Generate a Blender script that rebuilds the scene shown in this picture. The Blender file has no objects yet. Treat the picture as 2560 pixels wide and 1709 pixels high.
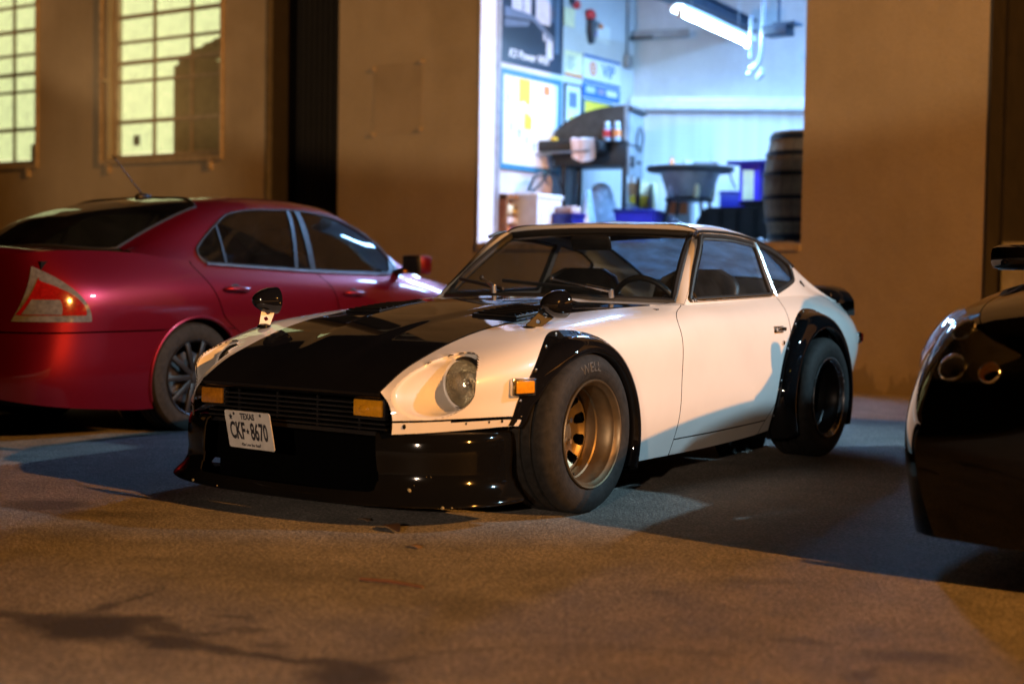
import bpy, bmesh, math, random
import numpy as np
from mathutils import Vector, Matrix

random.seed(7)
rng = np.random.default_rng(7)
PI = math.pi
scene = bpy.context.scene
COL = scene.collection

# ---------------------------------------------------------------- camera
cam_d = bpy.data.cameras.new('camera')
cam = bpy.data.objects.new('camera', cam_d)
COL.objects.link(cam)
CAM_P = (3.6526, -4.6093, .8839)
YAW, PITCH, ROLL, FPX = .6022, -.0447, .016, 3599.0
_f = Vector((-math.sin(YAW), math.cos(YAW), 0)); _r = Vector((math.cos(YAW), math.sin(YAW), 0)); _u = Vector((0, 0, 1))
_f2 = _f*math.cos(PITCH)+_u*math.sin(PITCH); _u2 = _u*math.cos(PITCH)-_f*math.sin(PITCH)
_r3 = _r*math.cos(ROLL)+_u2*math.sin(ROLL); _u3 = _u2*math.cos(ROLL)-_r*math.sin(ROLL)
cam.matrix_world = Matrix(((_r3.x, _u3.x, -_f2.x, CAM_P[0]), (_r3.y, _u3.y, -_f2.y, CAM_P[1]), (_r3.z, _u3.z, -_f2.z, CAM_P[2]), (0, 0, 0, 1)))
cam_d.sensor_width = 36.0
cam_d.lens = FPX/2560*36
cam_d.clip_start = .05
cam_d.clip_end = 500
cam_d.dof.use_dof = True
cam_d.dof.focus_distance = 5.75
cam_d.dof.aperture_fstop = 1.55
scene.camera = cam

# ---------------------------------------------------------------- night sky
world = bpy.data.worlds.new('World')
scene.world = world
world.use_nodes = True
wn = world.node_tree
for n in list(wn.nodes): wn.nodes.remove(n)
sky = wn.nodes.new('ShaderNodeTexSky'); sky.sky_type = 'NISHITA'; sky.sun_disc = False
sky.sun_elevation = math.radians(-4); sky.sun_rotation = math.radians(90)
bg = wn.nodes.new('ShaderNodeBackground'); bg.inputs['Strength'].default_value = .006
wo = wn.nodes.new('ShaderNodeOutputWorld')
wn.links.new(sky.outputs[0], bg.inputs[0]); wn.links.new(bg.outputs[0], wo.inputs[0])

# ---------------------------------------------------------------- lamps of the lot and added fill spots
def lamp(name, kind, loc, col, power, size=.1, target=None, **kw):
    d = bpy.data.lights.new(name, kind); d.color = col; d.energy = power
    if kind in ('POINT', 'SPOT'): d.shadow_soft_size = size
    for k, v in kw.items(): setattr(d, k, v)
    o = bpy.data.objects.new(name, d); COL.objects.link(o); o.location = loc
    if target is not None:
        o.rotation_euler = (Vector(target)-Vector(loc)).to_track_quat('-Z', 'Y').to_euler()
    return o
lamp('sodium_street_lamp', 'POINT', (22.0, -2.5, 9.3), (1, .39, .068), 31000, .13)
lamp('cool_wall_lamp', 'SPOT', (7.6, 5.0, 5.6), (.46, .79, 1), 3400, .10, target=(.85, 2.1, .75), spot_size=math.radians(31), spot_blend=.55)
lamp('front_lot_lamp', 'SPOT', (5.5, -20.7, 14.0), (1, .82, .68), 10500, .25, target=(5.5, -17.3, 0), spot_size=math.radians(80), spot_blend=.04)
lamp('nose_fill_spot', 'SPOT', (8.0, -18.0, 3.6), (1, .72, .52), 6500, .15, target=(.45, -.4, .50), spot_size=math.radians(8.5), spot_blend=.8)  # added fill, a narrow spot that brightens the coupe's nose
lamp('flood_lamp', 'SPOT', (-3.6, -24.0, 3.0), (1, .64, .32), 9500, .2, target=(-3.6, 6.5, 22.6), spot_size=math.radians(70), spot_blend=.02)
lamp('left_wall_fill_spot', 'SPOT', (-5.0, -16.0, 3.0), (1, .64, .32), 5200, .2, target=(-9.4, 6.5, 2.0), spot_size=math.radians(11), spot_blend=1.0)  # added soft spot that brightens the lower left wall

scene.view_settings.view_transform = 'Standard'
scene.view_settings.look = 'None'
scene.view_settings.exposure = 0
scene.view_settings.gamma = 1
scene.view_settings.use_curve_mapping = False
scene.render.engine = 'CYCLES'
cy = scene.cycles
cy.use_denoising = True
cy.max_bounces = 10; cy.diffuse_bounces = 3; cy.glossy_bounces = 5; cy.transmission_bounces = 8; cy.transparent_max_bounces = 12
cy.caustics_reflective = False; cy.caustics_refractive = False
cy.sample_clamp_indirect = 6.0
cy.use_light_tree = True

# ---------------------------------------------------------------- objects and labels
OFF = {}
def tag(o, label=None, cat=None, group=None, kind=None):
    if label: o['label'] = label
    if cat: o['category'] = cat
    if group: o['group'] = group
    if kind: o['kind'] = kind
    return o
def thing(name, label, cat, loc=(0, 0, 0), rz=0, group=None):
    o = bpy.data.objects.new(name, None); COL.objects.link(o)
    o.empty_display_size = .1
    o.location = loc; o.rotation_euler = (0, 0, rz); OFF[o.name] = Vector((0, 0, 0))
    return tag(o, label, cat, group)

class MB:
    """collects shapes; build() makes them one mesh object"""
    def __init__(s): s.v = []; s.f = []; s.m = []
    def add(s, v, f, mi=0):
        b = len(s.v); s.v.extend([tuple(map(float, p)) for p in v]); s.f.extend([tuple(b+i for i in q) for q in f]); s.m.extend([mi]*len(f)); return s
    def box(s, lo, hi, mi=0, bev=0.0):
        x0, y0, z0 = lo; x1, y1, z1 = hi
        if bev <= 0:
            v = [(x0, y0, z0), (x1, y0, z0), (x1, y1, z0), (x0, y1, z0), (x0, y0, z1), (x1, y0, z1), (x1, y1, z1), (x0, y1, z1)]
            return s.add(v, [(0, 3, 2, 1), (4, 5, 6, 7), (0, 1, 5, 4), (1, 2, 6, 5), (2, 3, 7, 6), (3, 0, 4, 7)], mi)
        bm = bmesh.new(); bmesh.ops.create_cube(bm, size=1)
        for w in bm.verts: w.co = Vector(((x0+x1)/2+w.co.x*(x1-x0), (y0+y1)/2+w.co.y*(y1-y0), (z0+z1)/2+w.co.z*(z1-z0)))
        bmesh.ops.bevel(bm, geom=bm.edges[:], offset=bev, segments=2, affect='EDGES', profile=.5)
        return s.bm(bm, mi)
    def bm(s, bm, mi=0):
        bm.verts.index_update()
        s.add([w.co for w in bm.verts], [[w.index for w in f.verts] for f in bm.faces], mi); bm.free(); return s
    def obox(s, c, ax, ay, az, mi=0, bev=0.0):
        """box from its centre and three half-axis vectors"""
        t = MB().box((-1, -1, -1), (1, 1, 1)) if bev <= 0 else None
        c, ax, ay, az = map(Vector, (c, ax, ay, az))
        if bev > 0:
            lx, ly, lz = ax.length, ay.length, az.length
            t = MB().box((-lx, -ly, -lz), (lx, ly, lz), 0, bev); ax, ay, az = ax/lx, ay/ly, az/lz
        return s.add([c+ax*p[0]+ay*p[1]+az*p[2] for p in t.v], t.f, mi)
    def beam(s, a, b, w, h, up=(0, 0, 1), mi=0, bev=0.0):
        a, b = Vector(a), Vector(b); d = (b-a)
        up = Vector(up); side = d.cross(up).normalized(); up = side.cross(d).normalized()
        return s.obox((a+b)/2, d/2, side*w/2, up*h/2, mi, bev)
    def tube(s, pts, r, n=10, closed=False, mi=0, cap=True):
        pts = [Vector(p) for p in pts]; m = len(pts)
        rs = r if isinstance(r, (list, tuple)) else [r]*m
        V = []; nrm = None
        for i, p in enumerate(pts):
            if closed: t = (pts[(i+1) % m]-pts[i-1])
            else: t = pts[min(i+1, m-1)]-pts[max(i-1, 0)]
            t.normalize()
            if nrm is None:
                nrm = t.orthogonal().normalized()
            nrm = (nrm-t*nrm.dot(t)); nrm = nrm.normalized() if nrm.length > 1e-6 else t.orthogonal().normalized()
            b = t.cross(nrm)
            for k in range(n):
                a = 2*PI*k/n
                V.append(p+(nrm*math.cos(a)+b*math.sin(a))*rs[i])
        F = []
        for i in range(m if closed else m-1):
            for k in range(n):
                a = i*n+k; b2 = i*n+(k+1) % n; c = ((i+1) % m)*n
                F.append((a, b2, c+(k+1) % n, c+k))
        if cap and not closed:
            F.append(tuple(range(n-1, -1, -1))); F.append(tuple((m-1)*n+k for k in range(n)))
        return s.add(V, F, mi)
    def lathe(s, prof, n=48, axis='z', c=(0, 0, 0), mi=0, a0=0.0, a1=2*PI, cap=False):
        full = abs(a1-a0-2*PI) < 1e-6; m = len(prof); cnt = n if full else n+1
        V = []
        for k in range(cnt):
            a = a0+(a1-a0)*k/n; ca, sa = math.cos(a), math.sin(a)
            for (h, r) in prof:
                if axis == 'z': V.append((c[0]+r*ca, c[1]+r*sa, c[2]+h))
                elif axis == 'x': V.append((c[0]+h, c[1]+r*ca, c[2]+r*sa))
                else: V.append((c[0]-r*ca, c[1]+h, c[2]+r*sa))
        F = []
        for k in range(n):
            k2 = (k+1) % cnt
            for j in range(m-1):
                F.append((k*m+j, k2*m+j, k2*m+j+1, k*m+j+1))
        if cap and full:
            F.append(tuple(k*m for k in range(n-1, -1, -1))); F.append(tuple(k*m+m-1 for k in range(n)))
        return s.add(V, F, mi)
    def disc(s, c, r, nrm, n=24, mi=0):
        nrm = Vector(nrm).normalized(); a = nrm.orthogonal().normalized(); b = nrm.cross(a); c = Vector(c)
        return s.add([c+(a*math.cos(2*PI*k/n)+b*math.sin(2*PI*k/n))*r for k in range(n)], [tuple(range(n))], mi)
    def cyl(s, a, b, r, n=16, mi=0): return s.tube([a, b], r, n, mi=mi)
    def sphere(s, c, r, sc=(1, 1, 1), n=14, mi=0):
        bm = bmesh.new(); bmesh.ops.create_uvsphere(bm, u_segments=n, v_segments=max(6, n//2), radius=r)
        for w in bm.verts: w.co = Vector((c[0]+w.co.x*sc[0], c[1]+w.co.y*sc[1], c[2]+w.co.z*sc[2]))
        return s.bm(bm, mi)
    def grid(s, P, mi=0, flip=False):
        P = np.asarray(P, float); a, b = P.shape[:2]
        F = []
        for i in range(a-1):
            for j in range(b-1):
                q = (i*b+j, (i+1)*b+j, (i+1)*b+j+1, i*b+j+1); F.append(q[::-1] if flip else q)
        return s.add(P.reshape(-1, 3), F, mi)
    def prism(s, poly, z0, z1, ax='z', mi=0):
        """polygon (2D) extruded along an axis: ax z -> (a,b,h); y -> (a,h,b); x -> (h,a,b)"""
        n = len(poly)
        def P(a, b, h): return (a, b, h) if ax == 'z' else ((a, h, b) if ax == 'y' else (h, a, b))
        v = [P(a, b, z0) for a, b in poly]+[P(a, b, z1) for a, b in poly]
        f = [tuple(range(n-1, -1, -1)), tuple(range(n, 2*n))]+[(i, (i+1) % n, n+(i+1) % n, n+i) for i in range(n)]
        return s.add(v, f, mi)
    def mirx(s, xc=0.0):
        t = MB(); t.v = [(2*xc-x, y, z) for x, y, z in s.v]; t.f = [tuple(reversed(q)) for q in s.f]; t.m = list(s.m); return t
    def xf(s, M):
        t = MB(); t.v = [tuple(M @ Vector(p)) for p in s.v]; t.f = list(s.f); t.m = list(s.m); return t
    def join(s, o): return s.add(o.v, o.f) if not o.m else s._j(o)
    def _j(s, o):
        b = len(s.v); s.v.extend(o.v); s.f.extend([tuple(b+i for i in q) for q in o.f]); s.m.extend(o.m); return s
    def build(s, name, mat, parent=None, smooth=40, solid=0, recalc=True, kind=None):
        """smooth: edge angle in degrees above which edges stay sharp (0 flat)"""
        V = np.array(s.v, float)
        lo, hi = V.min(0), V.max(0); c = np.array(((lo[0]+hi[0])/2, (lo[1]+hi[1])/2, lo[2] if parent is None else (lo[2]+hi[2])/2))
        me = bpy.data.meshes.new(name)
        me.from_pydata((V-c).tolist(), [], s.f)
        mats = mat if isinstance(mat, (list, tuple)) else [mat]
        for m_ in mats: me.materials.append(m_)
        if len(mats) > 1: me.polygons.foreach_set('material_index', s.m)
        bm = bmesh.new(); bm.from_mesh(me)
        if recalc: bmesh.ops.recalc_face_normals(bm, faces=bm.faces[:])
        if smooth:
            lim = math.radians(smooth)
            for fc in bm.faces: fc.smooth = True
            for e in bm.edges:
                if solid and len(e.link_faces) == 1: e.smooth = False
                if len(e.link_faces) == 2 and e.calc_face_angle(0) > lim: e.smooth = False
        bm.to_mesh(me); bm.free(); me.update()
        o = bpy.data.objects.new(name, me); COL.objects.link(o)
        o.location = Vector(c)
        if parent is not None:
            o.parent = parent; o.location = Vector(c)-OFF[parent.name]
        OFF[o.name] = Vector(c)
        if solid:
            md = o.modifiers.new('thick', 'SOLIDIFY'); md.thickness = abs(solid); md.offset = -1 if solid > 0 else 1
            if len(mats) == 1 and abs(solid) >= .004: me.materials.append(M['dark']); md.material_offset_rim = 1  # panel rims coloured dark so the gaps read as shaded
        if kind: o['kind'] = kind
        return o

def dup(o, loc=None, rz=None, parent=None, label=None):
    """a copy of a thing (or part) with copies of its parts and their sub-parts"""
    c = o.copy(); COL.objects.link(c)
    if parent is not None: c.parent = parent
    if loc is not None: c.location = loc
    if rz is not None: c.rotation_euler = (0, 0, rz)
    if label: c['label'] = label
    OFF[c.name] = OFF.get(o.name, Vector((0, 0, 0)))
    for ch in list(o.children): dup(ch, parent=c)
    return c

def text_mb(txt, size=1.0, depth=.0, align='CENTER', spacing=1.0, shear=0.0, bold=0.0):
    cu = bpy.data.curves.new('t', 'FONT'); cu.body = txt; cu.size = size; cu.extrude = depth; cu.align_x = align; cu.align_y = 'CENTER'
    cu.space_character = spacing; cu.shear = shear; cu.offset = bold; cu.resolution_u = 3
    o = bpy.data.objects.new('t', cu); COL.objects.link(o)
    dg = bpy.context.evaluated_depsgraph_get(); me = o.evaluated_get(dg).to_mesh()
    t = MB(); t.add([v.co[:] for v in me.vertices], [tuple(p.vertices) for p in me.polygons])
    o.evaluated_get(dg).to_mesh_clear(); bpy.data.objects.remove(o); bpy.data.curves.remove(cu)
    return t

# ---------------------------------------------------------------- curves
def pchip(xs, ys, x):
    xs = np.asarray(xs, float); ys = np.asarray(ys, float); h = np.diff(xs); d = np.diff(ys)/h
    m = np.zeros_like(ys); m[0] = d[0]; m[-1] = d[-1]
    for i in range(1, len(xs)-1):
        if d[i-1]*d[i] > 0:
            w1 = 2*h[i]+h[i-1]; w2 = h[i]+2*h[i-1]; m[i] = (w1+w2)/(w1/d[i-1]+w2/d[i])
    x = np.clip(np.asarray(x, float), xs[0], xs[-1])
    i = np.clip(np.searchsorted(xs, x, side='right')-1, 0, len(xs)-2)
    t = (x-xs[i])/h[i]
    return ys[i]*(1+2*t)*(1-t)**2+m[i]*h[i]*t*(1-t)**2+ys[i+1]*t*t*(3-2*t)+m[i+1]*h[i]*t*t*(t-1)
class Curve:
    def __init__(s, pts, sg=.03, step=.005):
        xs = [p[0] for p in pts]; ys = [p[1] for p in pts]
        s.x = np.arange(xs[0], xs[-1]+step/2, step); y = pchip(xs, ys, s.x)
        if sg > 0:
            k = int(3*sg/step)+1; w = np.exp(-.5*(np.arange(-k, k+1)*step/sg)**2); w /= w.sum()
            n = min(k, len(y)-1)
            L = 2*y[0]-y[1:n+1][::-1]; Rr = 2*y[-1]-y[-n-1:-1][::-1]
            yy = np.concatenate([L, y, Rr]); yy = np.pad(yy, (k-n, k-n), mode='edge')
            y = np.convolve(yy, w, mode='valid')
        s.y = y
    def __call__(s, x): return np.interp(x, s.x, s.y)
class Spline:
    """natural cubic spline weights for fixed nodes: P(t) = W(t) . controls"""
    def __init__(s, nodes):
        s.n = np.asarray(nodes, float); n = len(s.n); h = np.diff(s.n)
        A = np.zeros((n, n)); Bm = np.zeros((n, n)); A[0, 0] = A[-1, -1] = 1
        for i in range(1, n-1):
            A[i, i-1] = h[i-1]; A[i, i] = 2*(h[i-1]+h[i]); A[i, i+1] = h[i]
            Bm[i, i-1] = 6/h[i-1]; Bm[i, i] = -6/h[i-1]-6/h[i]; Bm[i, i+1] = 6/h[i]
        s.M = np.linalg.solve(A, Bm); s.h = h
    def W(s, t):
        t = np.asarray(t, float); i = np.clip(np.searchsorted(s.n, t, side='right')-1, 0, len(s.n)-2)
        h = s.h[i]; a = (s.n[i+1]-t)/h; b = (t-s.n[i])/h
        I = np.eye(len(s.n))
        return (a[..., None]*I[i]+b[..., None]*I[i+1]+((a**3-a)*h*h/6)[..., None]*s.M[i]+((b**3-b)*h*h/6)[..., None]*s.M[i+1])
class Skin:
    """half a car skin: a row of lengthwise lines (y -> x, z) joined by a spline across"""
    def __init__(s, lines, nodes, sg=.03):
        s.cx = [Curve([(y, x) for y, x, z in L], sg) for L in lines]; s.cz = [Curve([(y, z) for y, x, z in L], sg) for L in lines]
        s.sp = Spline(nodes)
    def P(s, y, t):
        y, t = np.broadcast_arrays(np.asarray(y, float), np.asarray(t, float)); W = s.sp.W(t)
        X = np.stack([c(y) for c in s.cx], -1); Z = np.stack([c(y) for c in s.cz], -1)
        return np.stack([(W*X).sum(-1), y, (W*Z).sum(-1)], -1)
    def t_of(s, y, z, n=160):
        """across-parameter where the skin at y has the height z"""
        tt = np.linspace(s.sp.n[0], s.sp.n[-1], n); zz = s.P(np.full(n, y), tt)[:, 2]; zz = np.maximum.accumulate(zz)
        return float(np.interp(z, zz, tt))
    def x_at(s, y, z): return float(s.P(y, s.t_of(y, z))[0])
    def patch(s, yf, yr, t0, t1, nu, nv, us=None, ts=None):
        """grid between two edge lines given as functions of z or constants"""
        us = np.linspace(0, 1, nu) if us is None else np.asarray(us); ts = np.linspace(t0, t1, nv) if ts is None else np.asarray(ts)
        U, T = np.meshgrid(us, ts, indexing='ij')
        def edge(e, guess):
            y = np.full(T.shape, float(guess))
            if callable(e):
                for _ in range(12): y = .5*y+.5*e(s.P(y, T)[..., 2])
            return y
        y0 = edge(yf, yf if not callable(yf) else yf(.5)); y1 = edge(yr, yr if not callable(yr) else yr(.5))
        return s.P(y0+(y1-y0)*U, T)

def in_poly(px, pz, poly):
    inside = False; n = len(poly); j = n-1
    for i in range(n):
        xi, zi = poly[i]; xj, zj = poly[j]
        if (zi > pz) != (zj > pz) and px < (xj-xi)*(pz-zi)/(zj-zi)+xi: inside = not inside
        j = i
    return inside
def near_poly(px, pz, poly):
    best = None
    for i in range(len(poly)):
        ax, az = poly[i-1]; bx, bz = poly[i]; dx, dz = bx-ax, bz-az; L = dx*dx+dz*dz
        t = 0 if L == 0 else max(0, min(1, ((px-ax)*dx+(pz-az)*dz)/L)); qx, qz = ax+dx*t, az+dz*t
        d = (qx-px)**2+(qz-pz)**2
        if best is None or d < best[0]: best = (d, qx, qz)
    return best[1], best[2]
def round_poly(pts, r=.03, n=5):
    out = []; m = len(pts)
    for i in range(m):
        p = Vector(pts[i]); a = Vector(pts[i-1])-p; b = Vector(pts[(i+1) % m])-p
        rr = r[i] if isinstance(r, (list, tuple)) else r
        rr = min(rr, a.length*.45, b.length*.45); A = p+a.normalized()*rr; B = p+b.normalized()*rr
        for k in range(n+1):
            t = k/n; out.append(tuple(A*(1-t)**2+p*2*t*(1-t)+B*t*t))
    return out
def dense(poly, step=.02):
    out = []
    for i in range(len(poly)):
        a = Vector(poly[i]); b = Vector(poly[(i+1) % len(poly)]); n = max(1, int((b-a).length/step))
        out += [tuple(a+(b-a)*k/n) for k in range(n)]
    return out
def cut(mb, axes, inside, snap, guard=None):
    """open a hole: drop the faces whose centre is inside, then move the new rim onto the outline"""
    V = [Vector(p) for p in mb.v]; i, j = axes
    def rim(F):
        c = {}
        for q in F:
            for k in range(len(q)):
                e = tuple(sorted((q[k], q[(k+1) % len(q)]))); c[e] = c.get(e, 0)+1
        return {v for e, n in c.items() if n == 1 for v in e}
    old = rim(mb.f); keep = []; kept_m = []; gone = set()
    for q, m in zip(mb.f, mb.m):
        c = sum((V[k] for k in q), Vector())/len(q)
        if (guard is None or guard(c)) and inside(c[i], c[j]): gone.update(q)
        else: keep.append(q); kept_m.append(m)
    new = [v for v in rim(keep) if v in gone]
    for v in new:
        a, b = snap(V[v][i], V[v][j]); p = list(V[v]); p[i] = a; p[j] = b; V[v] = Vector(p)
    used = sorted({k for q in keep for k in q}); mp = {k: n for n, k in enumerate(used)}
    t = MB(); t.v = [tuple(V[k]) for k in used]; t.f = [tuple(mp[k] for k in q) for q in keep]; t.m = kept_m
    t.rim = [mp[v] for v in new if v in mp]
    return t
# ---------------------------------------------------------------- materials
class NT:
    def __init__(s, name):
        s.m = bpy.data.materials.new(name); s.m.use_nodes = True; s.t = s.m.node_tree
        s.b = s.t.nodes['Principled BSDF']
    def n(s, kind, **kw):
        x = s.t.nodes.new('ShaderNode'+kind)
        for k, v in kw.items():
            if k in x.inputs: x.inputs[k].default_value = v
            else: setattr(x, k, v)
        return x
    def l(s, a, b): s.t.links.new(a, b)
    def set(s, **kw):
        names = dict(col='Base Color', rough='Roughness', metal='Metallic', coat='Coat Weight', coatr='Coat Roughness', spec='Specular IOR Level', trans='Transmission Weight', ior='IOR', alpha='Alpha', emit='Emission Strength', emitc='Emission Color', sheen='Sheen Weight', subs='Subsurface Weight')
        for k, v in kw.items():
            if k in ('col', 'emitc') and len(v) == 3: v = (*v, 1)
            s.b.inputs[names[k]].default_value = v
        return s
    def coords(s, sc=1.0, kind='Object'):
        c = s.n('TexCoord'); mp = s.n('Mapping'); mp.inputs['Scale'].default_value = (sc, sc, sc) if not isinstance(sc, tuple) else sc
        s.l(c.outputs[kind], mp.inputs[0]); return mp.outputs[0]
    def noise(s, vec, scale, detail=4, rough=.55, dist=0.0):
        x = s.n('TexNoise'); x.inputs['Scale'].default_value = scale; x.inputs['Detail'].default_value = detail; x.inputs['Roughness'].default_value = rough; x.inputs['Distortion'].default_value = dist
        s.l(vec, x.inputs['Vector']); return x.outputs['Fac']
    def ramp(s, fac, stops):
        r = s.n('ValToRGB'); e = r.color_ramp.elements
        while len(e) < len(stops): e.new(.5)
        for el, (p, c) in zip(e, stops): el.position = p; el.color = (*c, 1) if len(c) == 3 else c
        s.l(fac, r.inputs[0]); return r.outputs[0]
    def mix(s, a, b, fac, mode='MIX'):
        x = s.n('Mix', data_type='RGBA', blend_type=mode)
        for sock, v in ((x.inputs[0], fac), (x.inputs[6], a), (x.inputs[7], b)):
            if isinstance(v, (int, float)): sock.default_value = v
            elif isinstance(v, tuple): sock.default_value = (*v, 1) if len(v) == 3 else v
            else: s.l(v, sock)
        return x.outputs[2]
    def math(s, op, a, b=0.0, clamp=False):
        x = s.n('Math', operation=op, use_clamp=clamp)
        for sock, v in ((x.inputs[0], a), (x.inputs[1], b)):
            if isinstance(v, (int, float)): sock.default_value = v
            else: s.l(v, sock)
        return x.outputs[0]
    def bump(s, h, strength=.3, dist=.01, chain=None):
        b = s.n('Bump'); b.inputs['Strength'].default_value = strength; b.inputs['Distance'].default_value = dist
        s.l(h, b.inputs['Height'])
        if chain is not None: s.l(chain, b.inputs['Normal'])
        s.l(b.outputs[0], s.b.inputs['Normal']); return b.outputs[0]

def plain(name, col, rough=.5, metal=0.0, grime=.12, scale=9, bump=0.0, **kw):
    """a simple surface with slight uneven wear so it is never flat"""
    t = NT(name).set(col=col, rough=rough, metal=metal, **kw)
    v = t.coords(); n = t.noise(v, scale, 5)
    d = tuple(c*(1-grime) for c in col); b = tuple(min(1, c*(1+grime*.6)) for c in col)
    t.l(t.ramp(n, [(.3, d), (.7, b)]), t.b.inputs['Base Color'])
    rr = t.n('MapRange'); rr.inputs[3].default_value = max(.02, rough-.07); rr.inputs[4].default_value = min(1, rough+.09); t.l(t.noise(v, scale*1.7, 4), rr.inputs[0]); t.l(rr.outputs[0], t.b.inputs['Roughness'])
    if bump: t.bump(t.noise(v, scale*6, 4), bump, .004)
    return t.m
def paint(name, col, rough=.35, flake=0.0, dust=.08, metal=0.0, coatr=.03):
    t = NT(name).set(col=col, rough=rough, coat=1.0, coatr=coatr, metal=metal, spec=.5 if max(col) > .05 else 0.0)
    v = t.coords(); n = t.noise(v, 3.1, 6, .6); n2 = t.noise(v, 60, 3)
    c = t.ramp(n, [(.3, tuple(x*(1-dust) for x in col)), (.75, col)])
    t.l(c, t.b.inputs['Base Color'])
    rr = t.n('MapRange'); rr.inputs[3].default_value = coatr*.5; rr.inputs[4].default_value = coatr*2.2; t.l(t.noise(v, 7, 6, .7), rr.inputs[0]); t.l(rr.outputs[0], t.b.inputs['Coat Roughness'])
    b = t.n('Bump'); b.inputs['Strength'].default_value = .05; b.inputs['Distance'].default_value = .002; t.l(t.noise(v, 22, 2), b.inputs['Height']); t.l(b.outputs[0], t.b.inputs['Normal']); 
    return t.m
def glass(name, tint=(.8, .85, .88), rough=0.0, dirt=.05, dirtcol=(.5, .5, .5), mixs=None):
    """thin sheet glass: a clear pass plus mirror reflection plus dust film"""
    m = bpy.data.materials.new(name); m.use_nodes = True; t = m.node_tree
    for n in list(t.nodes): t.nodes.remove(n)
    out = t.nodes.new('ShaderNodeOutputMaterial'); tr = t.nodes.new('ShaderNodeBsdfTransparent'); tr.inputs[0].default_value = (*tint, 1)
    gl = t.nodes.new('ShaderNodeBsdfGlossy'); gl.inputs['Roughness'].default_value = rough+.015
    lw = t.nodes.new('ShaderNodeLayerWeight'); pw = t.nodes.new('ShaderNodeMath'); pw.operation = 'POWER'; pw.inputs[1].default_value = 4.0; t.links.new(lw.outputs['Facing'], pw.inputs[0])
    fr = t.nodes.new('ShaderNodeMapRange'); fr.inputs[3].default_value = .05; fr.inputs[4].default_value = .95; t.links.new(pw.outputs[0], fr.inputs[0])
    mx = t.nodes.new('ShaderNodeMixShader'); t.links.new(fr.outputs[0], mx.inputs[0]); t.links.new(tr.outputs[0], mx.inputs[1]); t.links.new(gl.outputs[0], mx.inputs[2])
    df = t.nodes.new('ShaderNodeBsdfTranslucent'); df.inputs[0].default_value = (*dirtcol, 1)
    d2 = t.nodes.new('ShaderNodeBsdfDiffuse'); d2.inputs[0].default_value = (*dirtcol, 1)
    ad = t.nodes.new('ShaderNodeMixShader'); ad.inputs[0].default_value = .5; t.links.new(df.outputs[0], ad.inputs[1]); t.links.new(d2.outputs[0], ad.inputs[2])
    tc = t.nodes.new('ShaderNodeTexCoord'); ns = t.nodes.new('ShaderNodeTexNoise'); ns.inputs['Scale'].default_value = 9; ns.inputs['Detail'].default_value = 6
    t.links.new(tc.outputs['Object'], ns.inputs['Vector']); mr = t.nodes.new('ShaderNodeMapRange'); mr.inputs[1].default_value = .3; mr.inputs[2].default_value = .75; mr.inputs[3].default_value = dirt*.5; mr.inputs[4].default_value = dirt*1.5
    t.links.new(ns.outputs[0], mr.inputs[0])
    m2 = t.nodes.new('ShaderNodeMixShader'); t.links.new(mr.outputs[0], m2.inputs[0]); t.links.new(mx.outputs[0], m2.inputs[1]); t.links.new(ad.outputs[0], m2.inputs[2])
    t.links.new(m2.outputs[0], out.inputs[0])
    return m
def emitter(name, col, strength):
    t = NT(name).set(col=(.8, .8, .8), emitc=col, emit=strength); return t.m

M = {}
M['white'] = paint('cream_white_paint', (.74, .72, .69), .4, dust=.09)
M['black'] = paint('gloss_black_paint', (.006, .006, .007), .3, dust=.3, coatr=.025)
M['red'] = paint('candy_red_paint', (.20, .003, .014), .34, dust=.08, metal=.75)
M['blackdam'] = paint('scuffed_black_paint', (.005, .005, .005), .4, dust=.3, coatr=.06)
M['blackdam'].node_tree.nodes['Principled BSDF'].inputs['Coat Weight'].default_value = .45
M['black2'] = paint('deep_black_paint', (.004, .004, .005), .3, dust=.2)
M['rubber'] = plain('black_rubber', (.012, .012, .012), .55, grime=.3)
M['trimblk'] = plain('satin_black_trim', (.010, .010, .011), .4, grime=.3)
M['void'] = plain('black_void', (.002, .002, .002), .9, spec=0.0)
M['dark'] = plain('dark_underside_and_gaps', (.006, .006, .006), .8, grime=.4, spec=.1)
M['chrome'] = plain('chrome_trim', (.75, .76, .78), .12, 1.0, grime=.15)
M['steel'] = plain('brushed_steel', (.45, .45, .46), .3, 1.0, grime=.25)
M['alloy'] = plain('bronze_wheel_metal', (.24, .185, .115), .42, .85, grime=.25, scale=14)
M['alloydk'] = plain('sooty_dark_wheel', (.03, .03, .032), .35, .6, grime=.3)
M['lip'] = plain('polished_wheel_lip', (.55, .55, .56), .25, 1.0, grime=.2)
M['drilled'] = plain('drilled_alloy_bracket', (.55, .55, .56), .5, .35, grime=.2)
M['vinyl'] = plain('black_vinyl', (.012, .012, .013), .45, grime=.3, bump=.15, scale=30)
M['carpet'] = plain('dark_carpet', (.012, .012, .013), .9, grime=.3)
M['redvinyl'] = plain('red_vinyl', (.30, .015, .012), .4)
M['amber'] = plain('amber_lens', (.92, .38, .015), .15, grime=.2, scale=60, coat=1.0, trans=.25)
M['amberdk'] = plain('amber_lens_darker', (.60, .22, .015), .2, grime=.3, scale=60, coat=1.0, trans=.2)  # darker tone of the amber lens
M['redlens'] = plain('red_lens', (.30, .008, .006), .12, grime=.3, scale=50, coat=1.0, trans=.2)
M['clearlens'] = plain('clear_ribbed_lens', (.26, .26, .25), .10, .5, grime=.35, scale=40, coat=1.0)
M['plate'] = plain('plate_white', (.62, .60, .56), .45, grime=.15, scale=20)
M['ink'] = plain('dark_print', (.015, .017, .025), .5)
M['windscreen'] = glass('windscreen_glass', (.80, .86, .88), dirt=.012)
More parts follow.
